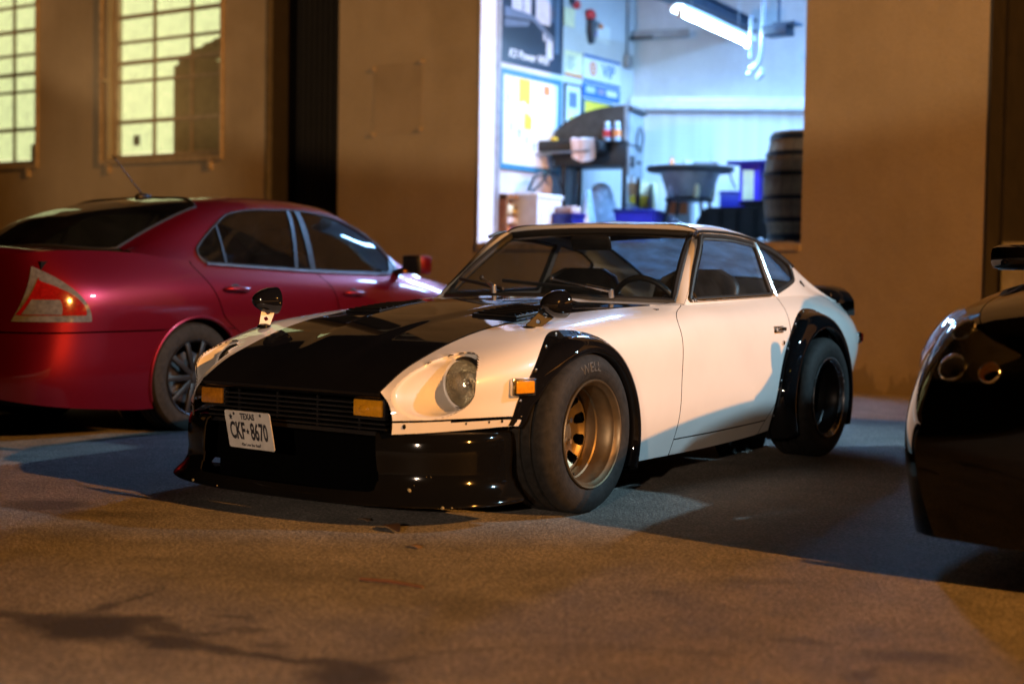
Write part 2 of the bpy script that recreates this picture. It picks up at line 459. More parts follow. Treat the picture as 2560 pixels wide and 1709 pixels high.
M['sideglass'] = glass('side_glass', (.72, .80, .85), dirt=.05, dirtcol=(.45, .5, .55))
M['hatchglass'] = glass('dusty_bluelit_hatch_glass', (.45, .66, .95), dirt=.6, dirtcol=(.30, .58, 1.0))  # dusty glass; the blue in tint and film stands for the bay's light
M['tint'] = glass('dark_tinted_glass', (.16, .20, .21), dirt=.015)
M['lampglass'] = glass('headlamp_glass', (.85, .86, .84), rough=.02, dirt=.09, dirtcol=(.75, .68, .5))
M['mirrorface'] = plain('mirror_face', (.8, .8, .8), .03, 1.0, grime=.02)

t = NT('tyre_tread'); t.set(col=(.016, .015, .014), rough=.75, spec=.3)
v = t.coords(); n = t.noise(v, 40, 5); t.l(t.ramp(n, [(.3, (.008, .008, .0075)), (.7, (.022, .021, .020))]), t.b.inputs['Base Color'])
sx = t.n('SeparateXYZ'); t.l(v, sx.inputs[0])
an = t.math('ARCTAN2', sx.outputs[2], sx.outputs[1]); rad = t.math('SQRT', t.math('ADD', t.math('MULTIPLY', sx.outputs[1], sx.outputs[1]), t.math('MULTIPLY', sx.outputs[2], sx.outputs[2])))
sip = t.math('FRACT', t.math('ADD', t.math('MULTIPLY', an, 11.14), t.math('MULTIPLY', sx.outputs[0], 22)))   # slanted sipes in the tread only
sip = t.math('MULTIPLY', t.math('LESS_THAN', sip, .13), t.math('GREATER_THAN', rad, .290))
rib = t.math('MULTIPLY', t.math('LESS_THAN', t.math('FRACT', t.math('MULTIPLY', rad, 90)), .18), t.math('LESS_THAN', rad, .28))
hgt = t.math('SUBTRACT', t.math('MULTIPLY', t.noise(v, 140, 3), .25), t.math('ADD', sip, t.math('MULTIPLY', rib, .25)))
M['tyre'] = t.m; t.bump(hgt, .7, .004)

t = NT('headlamp_reflector').set(col=(.8, .78, .7), metal=.75, rough=.13)
v = t.coords(); n = t.noise(v, 24, 3, .6, .6); t.l(t.ramp(n, [(.32, (.30, .25, .16)), (.48, (.70, .64, .48)), (.65, (.95, .90, .76))]), t.b.inputs['Base Color']); t.bump(n, .6, .01)
M['reflector'] = t.m
# ================================================================ ground
YW = 6.5                                # building face
t = NT('asphalt').set(rough=.85)
v = t.coords()
n1 = t.noise(v, .55, 6, .6); n2 = t.noise(v, 5, 6, .65); n3 = t.noise(v, 95, 3, .6); n4 = t.noise(v, 260, 2)
base = t.ramp(n1, [(.3, (.165, .158, .146)), (.7, (.245, .233, .215))])
base = t.mix(base, t.ramp(n2, [(.3, (.55, .55, .55)), (.7, (1.12, 1.1, 1.08))]), .8, 'MULTIPLY')
base = t.mix(base, t.ramp(n3, [(.34, (.42, .42, .42)), (.5, (1, 1, 1)), (.66, (2.0, 1.95, 1.85))]), .85, 'MULTIPLY')
# oil and water stains: a few irregular spots and a long crack, each with its own outline
c_ = t.n('TexCoord'); nz = t.n('TexNoise'); nz.inputs['Scale'].default_value = 7; nz.inputs['Detail'].default_value = 6; nz.inputs['Roughness'].default_value = .65
t.l(c_.outputs['Object'], nz.inputs['Vector'])
sub = t.n('VectorMath', operation='SUBTRACT'); sub.inputs[1].default_value = (.5, .5, .5); t.l(nz.outputs['Color'], sub.inputs[0])
sc = t.n('VectorMath', operation='MULTIPLY'); sc.inputs[1].default_value = (.16, .16, 0); t.l(sub.outputs[0], sc.inputs[0])
ad = t.n('VectorMath', operation='ADD'); t.l(c_.outputs['Object'], ad.inputs[0]); t.l(sc.outputs[0], ad.inputs[1])
def spot(cx, cy_, rx, ry, rot):
    mp = t.n('Mapping'); mp.vector_type = 'TEXTURE'; mp.inputs['Location'].default_value = (cx, cy_, 0); mp.inputs['Rotation'].default_value = (0, 0, rot); mp.inputs['Scale'].default_value = (rx, ry, 1)
    t.l(ad.outputs[0], mp.inputs[0])
    fl = t.n('VectorMath', operation='MULTIPLY'); fl.inputs[1].default_value = (1, 1, 0); t.l(mp.outputs[0], fl.inputs[0])
    ln = t.n('VectorMath', operation='LENGTH'); t.l(fl.outputs[0], ln.inputs[0])
    mr = t.n('MapRange'); mr.inputs[1].default_value = .55; mr.inputs[2].default_value = 1.15; mr.inputs[3].default_value = 1; mr.inputs[4].default_value = 0; t.l(ln.outputs['Value'], mr.inputs[0])
    return mr.outputs[0]
SPOTS = [(0.547, -2.313, 0.078, 0.035, 0.125, 0.8), (0.652, -2.29, 0.103, 0.07, 0.38, 0.9), (0.785, -2.279, 0.168, 0.12, 0.312, 1), (0.828, -2.173, 0.086, 0.06, 1.148, 0.9), (0.929, -2.157, 0.103, 0.035, -0.188, 0.8), (1.039, -2.256, 0.134, 0.05, 0.024, 0.9), (1.055, -2.157, 0.054, 0.02, 0.796, 0.7), (1.209, -2.238, 0.108, 0.03, 0.083, 0.85), (1.357, -2.203, 0.09, 0.02, 0.355, 0.9), (1.476, -2.175, 0.086, 0.03, 0.085, 0.9), (1.578, -2.209, 0.119, 0.09, -0.557, 0.9), (1.577, -2.072, 0.12, 0.02, 1.317, 0.5), (1.664, -1.876, 0.119, 0.015, 0.987, 0.4), (0.646, -2.1, 0.075, 0.03, 1.761, 0.8), (0.628, -1.982, 0.079, 0.015, 1.661, 0.7), (0.992, -1.99, 0.066, 0.02, 0.09, 0.6), (1.104, -2.069, 0.047, 0.03, 0.668, 0.6), (1.266, -2.137, 0.047, 0.03, 0.114, 0.5), (1.403, -1.498, 0.167, 0.09, 0.199, 0.25), (1.469, -1.559, 0.119, 0.06, 0.523, 0.25), (-0.834, -1.171, 0.158, 0.13, 0.703, 0.7), (-0.559, -1.183, 0.231, 0.07, 0.507, 0.5), (0.246, -1.578, 0.067, 0.02, 0.527, 0.3), (2.268, -1.292, 0.084, 0.025, 0.35, 0.5), (2.106, -1.562, 0.097, 0.03, 0.275, 0.3), (2.513, -1.276, 0.116, 0.06, 0.602, 0.55), (2.492, -1.483, 0.074, 0.025, 1.224, 0.6), (1.855, -0.724, 0.158, 0.05, 0.559, 0.35), (1.717, -1.032, 0.058, 0.03, 0.115, 0.35), (1.386, -0.24, 0.118, 0.06, 0.94, 0.25), (1.86, -1.704, 0.187, 0.05, 0.6, 0.2)]
mask = None
for (cx, cy_, rx, ry, rot, k) in SPOTS:
    f = t.math('MULTIPLY', spot(cx, cy_, rx*1.15, ry*1.25, rot), k)
    mask = f if mask is None else t.math('MAXIMUM', mask, f)
base = t.mix(base, (.020, .017, .014), t.math('MULTIPLY', mask, .92))
t.l(base, t.b.inputs['Base Color'])
h = t.mix(n3, n4, .45)
t.bump(t.math('ADD', n3, t.math('MULTIPLY', n4, .6)), .9, .010)
rr = t.n('MapRange'); rr.inputs[3].default_value = .62; rr.inputs[4].default_value = .95; t.l(n2, rr.inputs[0]); t.l(rr.outputs[0], t.b.inputs['Roughness'])
M['asphalt'] = t.m
xs = np.concatenate([np.linspace(-60, -8, 14), np.linspace(-7.5, 8, 40), np.linspace(9, 60, 12)])
ys = np.concatenate([np.linspace(-60, -8, 14), np.linspace(-7, 6.4, 40), np.linspace(7, 60, 12)])
def ground_z(x, y):
    s = min(1, max(0, (-1.7-x)/1.4)); return -.05*s*s*(3-2*s)
mb = MB().grid(np.array([[(x, y, ground_z(x, y)) for y in ys] for x in xs]))
g = mb.build('ground', M['asphalt'], smooth=60); g['kind'] = 'structure'

# ================================================================ building
def stucco(name, a, b, sc=1.0, streak=.25):
    t = NT(name).set(rough=.9); v = t.coords(); n = t.noise(v, 1.1*sc, 6, .6); f = t.noise(v, 70, 4, .6)
    c = t.ramp(n, [(.3, a), (.72, b)])
    vs = t.coords((6, 6, .5)); st = t.noise(vs, 1.6, 5, .6); c = t.mix(c, t.ramp(st, [(.35, (1-streak,)*3), (.6, (1, 1, 1))]), .7, 'MULTIPLY')
    c = t.mix(c, t.ramp(f, [(.3, (.78, .78, .78)), (.7, (1.1, 1.1, 1.1))]), .6, 'MULTIPLY')
    big = t.noise(v, .42*sc, 4, .55); c = t.mix(c, t.ramp(big, [(.40, (.80, .78, .74)), (.47, (1, 1, 1)), (.60, (1.02, 1.02, 1.02)), (.66, (1.14, 1.14, 1.16))]), .75, 'MULTIPLY')
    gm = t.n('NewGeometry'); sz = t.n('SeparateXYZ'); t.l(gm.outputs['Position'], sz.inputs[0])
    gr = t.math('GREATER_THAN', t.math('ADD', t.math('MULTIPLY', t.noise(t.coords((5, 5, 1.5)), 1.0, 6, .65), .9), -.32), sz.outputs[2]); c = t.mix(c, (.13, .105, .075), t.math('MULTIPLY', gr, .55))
    t.l(c, t.b.inputs['Base Color']); t.bump(t.math('ADD', f, t.math('MULTIPLY', t.noise(v, 9, 5), 1.4)), .45, .008); return t.m
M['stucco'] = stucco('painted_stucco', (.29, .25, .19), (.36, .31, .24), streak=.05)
M['patch'] = stucco('paint_patch', (.26, .22, .165), (.33, .28, .215), streak=.05)
M['inwall'] = stucco('interior_plaster', (.60, .62, .64), (.68, .70, .72), streak=.06)
M['ribdoor'] = plain('dark_brown_ribbed_steel', (.011, .009, .008), .6, grime=.35, scale=5)
M['steelpaint'] = plain('tan_painted_steel', (.36, .30, .22), .6, grime=.3, scale=14)
M['jambwhite'] = plain('white_painted_jamb', (.78, .80, .82), .4)
M['concrete'] = plain('dock_concrete', (.30, .29, .27), .8, grime=.3, bump=.3)
M['graymetal'] = plain('grey_painted_metal', (.30, .31, .32), .5, grime=.3)

bd = thing('warehouse', 'long tan stuccoed loading dock building with an open lit bay', 'building', (-3, YW, 0))
def bmesh_wall(name, boxes, mat, parent=bd, **kw):
    mb = MB()
    for lo, hi in boxes: mb.box([lo[k]-(-3, YW, 0)[k] for k in range(3)], [hi[k]-(-3, YW, 0)[k] for k in range(3)])
    return mb.build(name, mat, parent, smooth=0, **kw)
TW = .32; HT = 6.2
WL = [(-9.70, -7.82), (-12.86, -10.95)]          # the two lit windows, in x
WZ0, WZ1 = 2.17, 4.75
SL, SR, SZ, ST = -4.40, -1.12, 1.19, 4.3          # dock opening
DKL, DKR = -7.18, -6.17
RDL, RDR = .37, 3.6                               # dark recess at the right end
boxes = [((-30, YW, -.3), (WL[1][0], YW+TW, HT)), ((WL[1][0], YW, -.3), (WL[1][1], YW+TW, WZ0)), ((WL[1][0], YW, WZ1), (WL[1][1], YW+TW, HT)),
         ((WL[1][1], YW, -.3), (WL[0][0], YW+TW, HT)), ((WL[0][0], YW, -.3), (WL[0][1], YW+TW, WZ0)), ((WL[0][0], YW, WZ1), (WL[0][1], YW+TW, HT)),
         ((WL[0][1], YW, -.3), (DKL, YW+TW, HT))]
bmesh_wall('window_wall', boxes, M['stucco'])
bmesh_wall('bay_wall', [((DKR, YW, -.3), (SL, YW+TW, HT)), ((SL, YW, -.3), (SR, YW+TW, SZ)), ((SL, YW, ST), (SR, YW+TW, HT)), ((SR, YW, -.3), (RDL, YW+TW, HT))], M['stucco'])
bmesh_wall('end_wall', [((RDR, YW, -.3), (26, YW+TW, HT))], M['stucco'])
# recessed dark ribbed door between the two walls
def ribbed(x0, x1, y, z0, z1, pitch=.075, amp=.022):
    mb = MB(); P = []
    n = int((x1-x0)/pitch)*6
    for i in range(n+1):
        x = x0+(x1-x0)*i/n; ph = (i % 6)
        d = 0 if ph in (0, 1, 2) else amp
        P.append([(x+3, y-d-YW, z0), (x+3, y-d-YW, z1)])
    return mb.grid(np.array(P))
mb = ribbed(DKL, DKR, YW+.46, -.3, HT); mb.build('ribbed_door', M['ribdoor'], bd, smooth=0)
mb = ribbed(RDL, RDR, YW+3.2, -.3, HT, .15, .04); o = mb.build('recess_wall', M['ribdoor'], bd, smooth=0)
bmesh_wall('recess_return', [((RDL, YW+TW, -.3), (RDL+.05, YW+3.25, HT)), ((RDR-.05, YW+TW, -.3), (RDR, YW+3.25, HT)), ((RDL, YW+TW, 4.9), (RDR, YW+3.25, 5.0))], M['ribdoor'])
bmesh_wall('door_jamb', [((DKL-.004, YW-.006, -.3), (DKL+.012, YW+.075, HT))], plain('dull_grey_jamb', (.07, .068, .066), .7, grime=.3))
bmesh_wall('recess_return', [((DKL-.3, YW+TW+.002, -.3), (DKL+.01, YW+.5, HT)), ((DKL+.0, YW+.078, -.3), (DKL+.011, YW+TW, HT)), ((DKR-.01, YW+TW+.002, -.3), (DKR+.3, YW+.5, HT))], M['ribdoor'])
bmesh_wall('wall_end_dark_sheet', [((RDL+.001, YW-.003, -.3), (RDL+.02, YW+TW+.001, HT))], M['ribdoor'])  # dark sheet added over the lit wall end, in place of shade
# roof deck, parapet cap and the back of the building so that it is a whole volume
bmesh_wall('roof', [((-30, YW+TW, HT-.5), (26, YW+14, HT-.25))], M['graymetal'])
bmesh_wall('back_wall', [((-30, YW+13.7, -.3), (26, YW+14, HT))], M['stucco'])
bmesh_wall('parapet_cap', [((-30, YW-.04, HT), (26, YW+TW+.04, HT+.06))], M['graymetal'])

# lit windows: blind that glows behind the panes, steel bars, security mesh
M['blind'] = emitter('lit_window_blind', (.88, .92, .50), 1.6)
M['winglass'] = glass('old_window_glass', (.92, .95, .90), rough=.05, dirt=.10, dirtcol=(.5, .5, .4))
M['canvas_dim'] = plain('tan_cardboard', (.55, .44, .28), .8)
M['mesh'] = plain('security_mesh_wire', (.30, .26, .19), .6)
def lx(x, y, z): return (x+3, y-YW, z)
for wi, (x0, x1) in enumerate(WL):
    fr = MB()
    for a, b in (((x0, YW+.10, WZ0), (x0+.05, YW+.17, WZ1)), ((x1-.05, YW+.10, WZ0), (x1, YW+.17, WZ1)), ((x0, YW+.10, WZ0), (x1, YW+.17, WZ0+.05)), ((x0, YW+.10, WZ1-.05), (x1, YW+.17, WZ1))):
        fr.box(lx(*a), lx(*b))
    win = fr.build('window', M['steelpaint'], bd, smooth=0)
    cols = [x0+.05, x0+.05+(x1-x0-.1)*.335, x0+.05+(x1-x0-.1)*.675, x1-.05]
    rows = [WZ0+.05, 2.60, 3.06, 3.275, 3.51, 3.80, 4.10, 4.38, WZ1-.05]
    bars = MB()
    for c in cols[1:-1]: bars.box(lx(c-.014, YW+.115, WZ0+.05), lx(c+.014, YW+.15, WZ1-.05))
    for k, r in enumerate(rows[1:-1]): bars.box(lx(x0+.05, YW+.112, r-(.022 if k % 2 == 0 else .016)), lx(x1-.05, YW+.153, r+(.022 if k % 2 == 0 else .016)))
    bars.build('window_bars', M['steelpaint'], win, smooth=0)
    first = None
    for i in range(3):
        for k in range(len(rows)-1):
            MB().box(lx(cols[i]+.014, YW+.128, rows[k]+.018), lx(cols[i+1]-.014, YW+.133, rows[k+1]-.018)).build('pane', M['winglass'], win, smooth=0)
    MB().box(lx(x0+.004, YW+.20, WZ0+.004), lx(x1-.004, YW+.21, WZ1-.004)).build('blind', M['blind'], win, smooth=0)
    if wi == 0:                          # tall shelf and bags standing against the inside of the right hand panes
        ck = MB()
        ck.box(lx(x0+(x1-x0)*.50, YW+.150, WZ0+.05), lx(x1-.06, YW+.172, 3.20)); ck.build('inner_shelf', M['canvas_dim'], win, smooth=0)
        cb_ = MB()
        for (u, z, r_) in ((.60, 3.22, .12), (.70, 3.26, .15), (.80, 3.30, .16), (.87, 3.36, .13), (.92, 3.38, .10)): cb_.sphere(lx(x0+(x1-x0)*u, YW+.165, z), r_, (1.2, .12, .8), 10)
        cb_.build('inner_bags', M['canvas_dim'], win)
        MB().box(lx(x0+.27, YW+.150, 2.33), lx(x0+.37, YW+.165, 2.45)).build('window_sticker', M['graymetal'], win, smooth=0)
        MB().box(lx(x1-.12, YW+.05, 2.24), lx(x1-.05, YW+.08, 2.36)).build('window_catch', M['steelpaint'], win, smooth=0)
    else:
        MB().box(lx(x1-.33, YW+.140, WZ0+.05), lx(x1-.18, YW+.17, 2.42)).build('inner_box', M['canvas_dim'], win, smooth=0)
    # sill angle and outer guard frame standing proud of the wall
    gd = MB()
    gx0, gx1, gz0, gz1 = x0-.10, x1+.02, WZ0-.06, WZ1+.06
    for a, b in (((gx0, YW-.045, gz0), (gx0+.035, YW-.012, gz1)), ((gx1-.035, YW-.045, gz0), (gx1, YW-.012, gz1)), ((gx0+.035, YW-.045, gz0), (gx1-.035, YW-.012, gz0+.035)), ((gx0+.035, YW-.045, gz1-.035), (gx1-.035, YW-.012, gz1))):
        gd.box(lx(*a), lx(*b))
    for px_ in (gx0+.12, gx1-.22):
        gd.box(lx(px_, YW-.04, gz0-.10), lx(px_+.05, YW+.0, gz0+.0))
    gd.box(lx(gx0, YW-.06, 3.06), lx(gx0+.1, YW+.0, 3.085))
    guard = gd.build('window_guard', M['steelpaint'], bd, smooth=0)
    ms = MB(); W_, H_ = gx1-gx0-.07, gz1-gz0-.07; p = .034; nn = int((W_+H_*.5)/p)
    for sgn in (1, -1):
        for k in range(-int(H_*.5/p)-1, int(W_/p)+2):
            # wires rise 2:1; clipped to the frame
            xa = k*p; pts = []
            za, zb = 0.0, H_
            xb = xa+H_*.5
            a, b = (xa, za), (xb, zb)
            if a[0] < 0: a = (0, (0-xa)/.5)
            if b[0] > W_: b = (W_, (W_-xa)/.5)
            if a[1] >= H_ or b[1] <= 0 or a[0] >= W_ or b[0] <= 0: continue
            f_ = (lambda q: q) if sgn > 0 else (lambda q: (W_-q[0], q[1]))
            a2, b2 = f_(a), f_(b)
            X0, Z0 = gx0+.035, gz0+.035
            yy = YW-.028+(.0012*sgn); w_ = .0022
            ms.add([lx(X0+a2[0]-w_, yy, Z0+a2[1]), lx(X0+a2[0]+w_, yy, Z0+a2[1]), lx(X0+b2[0]+w_, yy, Z0+b2[1]), lx(X0+b2[0]-w_, yy, Z0+b2[1])], [(0, 1, 2, 3)])
    ms.build('guard_mesh', M['mesh'], guard, smooth=0, recalc=False, kind='stuff')

# small steel bracket left on the middle wall by a removed sign: four studs
br = thing('sign_bracket', 'four leftover sign studs with rust lines on the tan wall', 'bracket', (-5.37, YW-.0, 2.6))
def bl(x, z, y=0): return (x, y, z-2.6)
MB().box((-.33, -.004, -.32), (.28, -.0005, .37)).build('old_patch', M['patch'], br, smooth=0)
SX = [(-5.70, 2.93), (-5.09, 2.965), (-5.70, 2.285), (-5.10, 2.31)]
for (x, z) in SX:
    MB().cyl((x+5.37, -.035, z-2.6), (x+5.37, -.001, z-2.6), .013, 12).join(MB().cyl((x+5.37, -.012, z-2.6), (x+5.37, -.0015, z-2.6), .03, 12)).build('stud', M['steelpaint'], br)
for a, b in (((SX[0][0], SX[0][1]), (SX[1][0], SX[1][1])), ((SX[2][0], SX[2][1]), (SX[3][0], SX[3][1]))):
    MB().beam((a[0]+5.37, -.002, a[1]-2.6), (b[0]+5.37, -.002, b[1]-2.6), .003, .012).build('rail', M['steelpaint'], br, smooth=0)
# ================================================================ the white coupe
zc = thing('sports_coupe', 'cream white two door sports coupe with black bonnet, black bolted arch flares and chin spoiler', 'car', (0, 0, 0))
GAP = .0028
c0 = [(-.74,.492,.333),(-.70,.545,.336),(-.65,.59,.339),(-.6,.625,.342),(-.5,.69,.348),(-.4,.745,.354),(-.3,.775,.35),(-.1,.785,.28),(.15,.785,.20),(.36,.775,.150),(.5,.765,.143),(1.0,.757,.142),(1.6,.757,.156),(1.8,.76,.17),(2.1,.77,.22),(2.4,.775,.27),(2.62,.765,.315),(2.8,.745,.335),(2.95,.715,.35),(3.08,.672,.37),(3.14,.63,.385),(3.175,.58,.40)]
c1 = [(-.74,.495,.375),(-.70,.553,.377),(-.65,.602,.379),(-.6,.638,.381),(-.5,.702,.384),(-.4,.755,.386),(-.3,.782,.375),(-.1,.797,.33),(.15,.80,.29),(.36,.798,.272),(.5,.799,.272),(1.0,.800,.275),(1.6,.800,.283),(1.8,.799,.288),(2.1,.797,.31),(2.4,.79,.34),(2.62,.78,.365),(2.8,.757,.385),(2.95,.725,.40),(3.08,.682,.415),(3.14,.642,.43),(3.175,.595,.445)]
c2 = [(-.74,.484,.425),(-.70,.560,.435),(-.65,.617,.44),(-.6,.655,.445),(-.5,.711,.455),(-.4,.757,.462),(-.3,.782,.47),(-.1,.797,.475),(.15,.803,.48),(.5,.807,.48),(1.2,.815,.485),(1.8,.816,.50),(2.2,.814,.515),(2.5,.803,.52),(2.7,.785,.52),(2.9,.757,.52),(3.05,.718,.52),(3.13,.675,.525),(3.175,.62,.53)]
c3 = [(-.74,.463,.455),(-.70,.532,.485),(-.65,.577,.510),(-.6,.605,.535),(-.5,.643,.577),(-.4,.668,.607),(-.3,.688,.632),(-.15,.700,.668),(0,.705,.688),(.3,.715,.711),(.6,.728,.722),(.85,.752,.722),(1.03,.765,.722),(1.3,.771,.722),(1.8,.772,.728),(2.1,.770,.735),(2.35,.766,.737),(2.6,.752,.730),(2.85,.722,.706),(3.0,.694,.684),(3.1,.664,.662),(3.175,.585,.625)]
c4 = [(-.74,.440,.478),(-.70,.441,.502),(-.62,.443,.547),(-.5,.447,.592),(-.4,.451,.625),(-.3,.456,.653),(-.2,.463,.676),(-.1,.471,.694),(.05,.484,.712),(.2,.502,.729),(.4,.532,.746),(.65,.58,.762),(.85,.632,.772),(.95,.665,.774),(1.03,.692,.775),(1.3,.700,.781),(1.7,.700,.796),(2.0,.692,.809),(2.3,.684,.815),(2.6,.665,.803),(2.83,.645,.785),(3.0,.622,.763),(3.1,.600,.742),(3.175,.545,.705)]
SZ_ = Skin([c0, c1, c2, c3, c4], [0, .16, .46, .82, 1.0], .028)
dF = Curve([(.10,.787),(.2,.787),(.38,.79),(.63,.815),(.69,.823),(.72,.845),(.742,.89),(.76,.955),(.775,1.015),(.80,1.05)], .006)
dR = Curve([(.10,1.66),(.2,1.69),(.226,1.708),(.324,1.787),(.43,1.85),(.536,1.896),(.62,1.918),(.696,1.935),(.76,1.962),(.80,1.992),(.84,2.02)], .008)
FC, RC = (.012, .27), (2.22, .30)     # arch centres (y, z)
def circ(c, R): return (lambda a, b: (a-c[0])**2+(b-c[1])**2 < R*R)
def csnap(c, R):
    def f(a, b):
        d = math.hypot(a-c[0], b-c[1]) or 1; return c[0]+(a-c[0])*R/d, c[1]+(b-c[1])*R/d
    return f
ts = np.concatenate([np.linspace(0, .152, 7), np.linspace(.166, 1, 46)])
SC, SCR = (.586, .499), .114           # headlamp scoop centre (x, z) and radius
# --- front wings with the scooped headlamp
us = np.concatenate([np.linspace(0, .30, 96)[:-1], np.linspace(.30, 1, 70)])
P = SZ_.patch(-.74, lambda z: dF(z)-GAP, 0, 1, 0, 0, us, ts)
# the wing runs on above the door line to the screen pillar
wing = MB().grid(P)
seam_ = []
for q in wing.f:
    c_ = sum((Vector(wing.v[k]) for k in q), Vector())/4
    zz_ = SZ_.P(c_.y, .159)[2]
    if not (c_.y < -.3 and abs(c_.z-zz_) < .0045): seam_.append(q)
wing.f = seam_; wing.m = [0]*len(seam_)
wing = cut(wing, (1, 2), circ(FC, .375), csnap(FC, .375))
wing = cut(wing, (0, 2), circ(SC, SCR), csnap(SC, SCR), lambda c: c.y < -.33)
rim = sorted({i for i in wing.rim if wing.v[i][1] < -.3}, key=lambda i: math.atan2(wing.v[i][2]-SC[1], wing.v[i][0]-SC[0]))
ring = [Vector(wing.v[i]) for i in rim]
NR = 120
ang = [math.atan2(p.z-SC[1], p.x-SC[0]) for p in ring]
yy = np.interp(np.linspace(-PI, PI, NR, endpoint=False), np.array([a-2*PI for a in ang]+ang+[a+2*PI for a in ang]), np.array([p.y for p in ring]*3))
k_ = np.ones(3)/3; yy = np.convolve(np.concatenate([yy[-1:], yy, yy[:1]]), k_, mode='valid')
LY = -.436                             # lamp plane
buck = []
for k in range(NR):
    a = -PI+2*PI*k/NR; y0 = yy[k]; row = []
    for (dr, dy) in ((.0015, -.001), (-.003, .003), (-.007, .009), (-.0095, .018)):
        row.append((SC[0]+(SCR+dr)*math.cos(a), y0+dy, SC[1]+(SCR+dr)*math.sin(a)))
    ye = max(LY-.010, y0+.020)
    for q in np.linspace(.15, 1, 9):
        r_ = SCR-.0095-.009*q; row.append((SC[0]+r_*math.cos(a), y0+.018+(ye-y0-.018)*q, SC[1]+r_*math.sin(a)))
    row.append((SC[0]+(SCR-.026)*math.cos(a), ye+.004, SC[1]+(SCR-.026)*math.sin(a)))
    buck.append(row)
buck.append(buck[0])
bucket = MB().grid(np.array(buck))
for side in (1, -1):
    w = wing if side > 0 else wing.mirx(); b = bucket if side > 0 else bucket.mirx()
    wo_ = w.build('front_wing', M['white'], zc, smooth=50, solid=.004)
    bk = b.build('headlamp_scoop', M['white'], wo_, smooth=50)
    # the lamp: reflector bowl, domed glass, chrome ring
    cx = (SC[0]-.012)*side
    rf = MB().lathe([(0.075, .002), (.072, .02), (.06, .045), (.035, .07), (.01, .083), (0, .086)], 40, 'y', (cx, LY, SC[1])).build('headlamp', M['reflector'], zc)
    gl = []
    for q in range(9):
        r_ = .0868*q/8; gl.append((-.004-.022*(1-(r_/.0868)**2), max(r_, .0005)))
    MB().lathe(gl, 40, 'y', (cx, LY, SC[1])).build('lamp_glass', M['lampglass'], rf)
    MB().lathe([(.004, .085), (-.007, .0865), (-.010, .091), (-.004, .096), (.01, .099)], 48, 'y', (cx, LY, SC[1])).build('lamp_ring', M['trimblk'], rf)
    MB().sphere((cx, LY+.03, SC[1]), .012, n=10).build('bulb', M['steel'], rf)
# --- doors
for side in (1, -1):
    P = SZ_.patch(lambda z: dF(z)+GAP, lambda z: dR(z)-GAP, .085, 1, 0, 0, np.linspace(0, 1, 50), np.concatenate([np.linspace(.085, .155, 4), np.linspace(.163, 1, 40)]))
    d = MB().grid(P); d = d if side > 0 else d.mirx()
    door = d.build('door', M['white'], zc, smooth=50, solid=.02)
    if side > 0:
        xh = SZ_.x_at(1.80, .655)
        hb = MB().box((xh-.004, 1.735, .640), (xh+.004, 1.84, .672), 0, .002).box((xh+.004, 1.745, .648), (xh+.022, 1.84, .668), 0, .006)
        h_ = hb.build('door_handle', M['chrome'], door)
        xl = SZ_.x_at(1.822, .592)
        MB().cyl((xl-.002, 1.824, .592), (xl+.006, 1.824, .592), .011, 14).build('door_lock', M['chrome'], door)
    else:
        xh = -SZ_.x_at(1.80, .655)
        MB().box((xh-.02, 1.745, .645), (xh+.004, 1.84, .672), 0, .004).build('door_handle', M['chrome'], door)
# --- sills
for side in (1, -1):
    r_ = MB().grid(SZ_.patch(lambda z: dF(z)+GAP, lambda z: dR(z)-GAP, 0, .078, 40, 5)); r_ = r_ if side > 0 else r_.mirx()
    r_.build('sill', M['white'], zc, smooth=50, solid=.01)
# --- rear quarters
for side in (1, -1):
    q = MB().grid(SZ_.patch(lambda z: dR(z)+GAP, 3.175, 0, 1, 0, 0, np.linspace(0, 1, 130), ts))
    q = cut(q, (1, 2), circ(RC, .40), csnap(RC, .40)); q = q if side > 0 else q.mirx()
    q.build('rear_quarter', M['white'], zc, smooth=50, solid=.004)
# --- greenhouse skin: belt, mid, rail, upper, centre
g0 = [(y, x, z) for y, x, z in c4 if y >= .84]
g1 = [(.85,.615,.95),(1.03,.625,.955),(1.4,.628,.962),(1.7,.628,.972),(2.0,.622,.968),(2.2,.617,.95),(2.4,.612,.918),(2.6,.608,.862),(2.8,.608,.815),(2.95,.602,.785),(3.1,.585,.745),(3.175,.535,.706)]
g2 = [(.85,.548,1.105),(1.03,.548,1.108),(1.4,.545,1.116),(1.7,.541,1.121),(1.95,.538,1.108),(2.2,.535,1.070),(2.37,.538,1.020),(2.5,.542,.972),(2.65,.55,.908),(2.8,.562,.848),(2.9,.57,.815),(3.0,.575,.782),(3.1,.57,.748),(3.175,.525,.707)]
g3 = [(.85,.30,1.132),(1.03,.30,1.135),(1.4,.30,1.147),(1.6,.30,1.163),(1.75,.30,1.163),(1.95,.30,1.150),(2.2,.30,1.112),(2.5,.30,1.016),(2.7,.30,.938),(2.9,.31,.858),(3.0,.31,.815),(3.1,.30,.770),(3.175,.28,.712)]
g4 = [(.85,0,1.138),(1.03,0,1.14),(1.4,0,1.152),(1.6,0,1.172),(1.75,0,1.174),(1.95,0,1.163),(2.2,0,1.126),(2.5,0,1.030),(2.7,0,.952),(2.9,0,.870),(3.0,0,.826),(3.1,0,.780),(3.175,0,.714)]
GZ = Skin([g0, g1, g2, g3, g4], [0, .27, .5, .76, 1.0], .03)
def gh_front(t):                       # pillar line up to the header, then across
    return np.where(t <= .5, 1.03+.405*np.minimum(t, .5)/.5, 1.435-.035*np.sin((np.clip(t, .5, 1)-.5)*PI))
tg = np.concatenate([np.linspace(0, .5, 40), np.linspace(.512, 1, 36)])
U, T = np.meshgrid(np.linspace(0, 1, 190), tg, indexing='ij')
yf = gh_front(T); P = GZ.P(yf+(3.175-yf)*U, T)
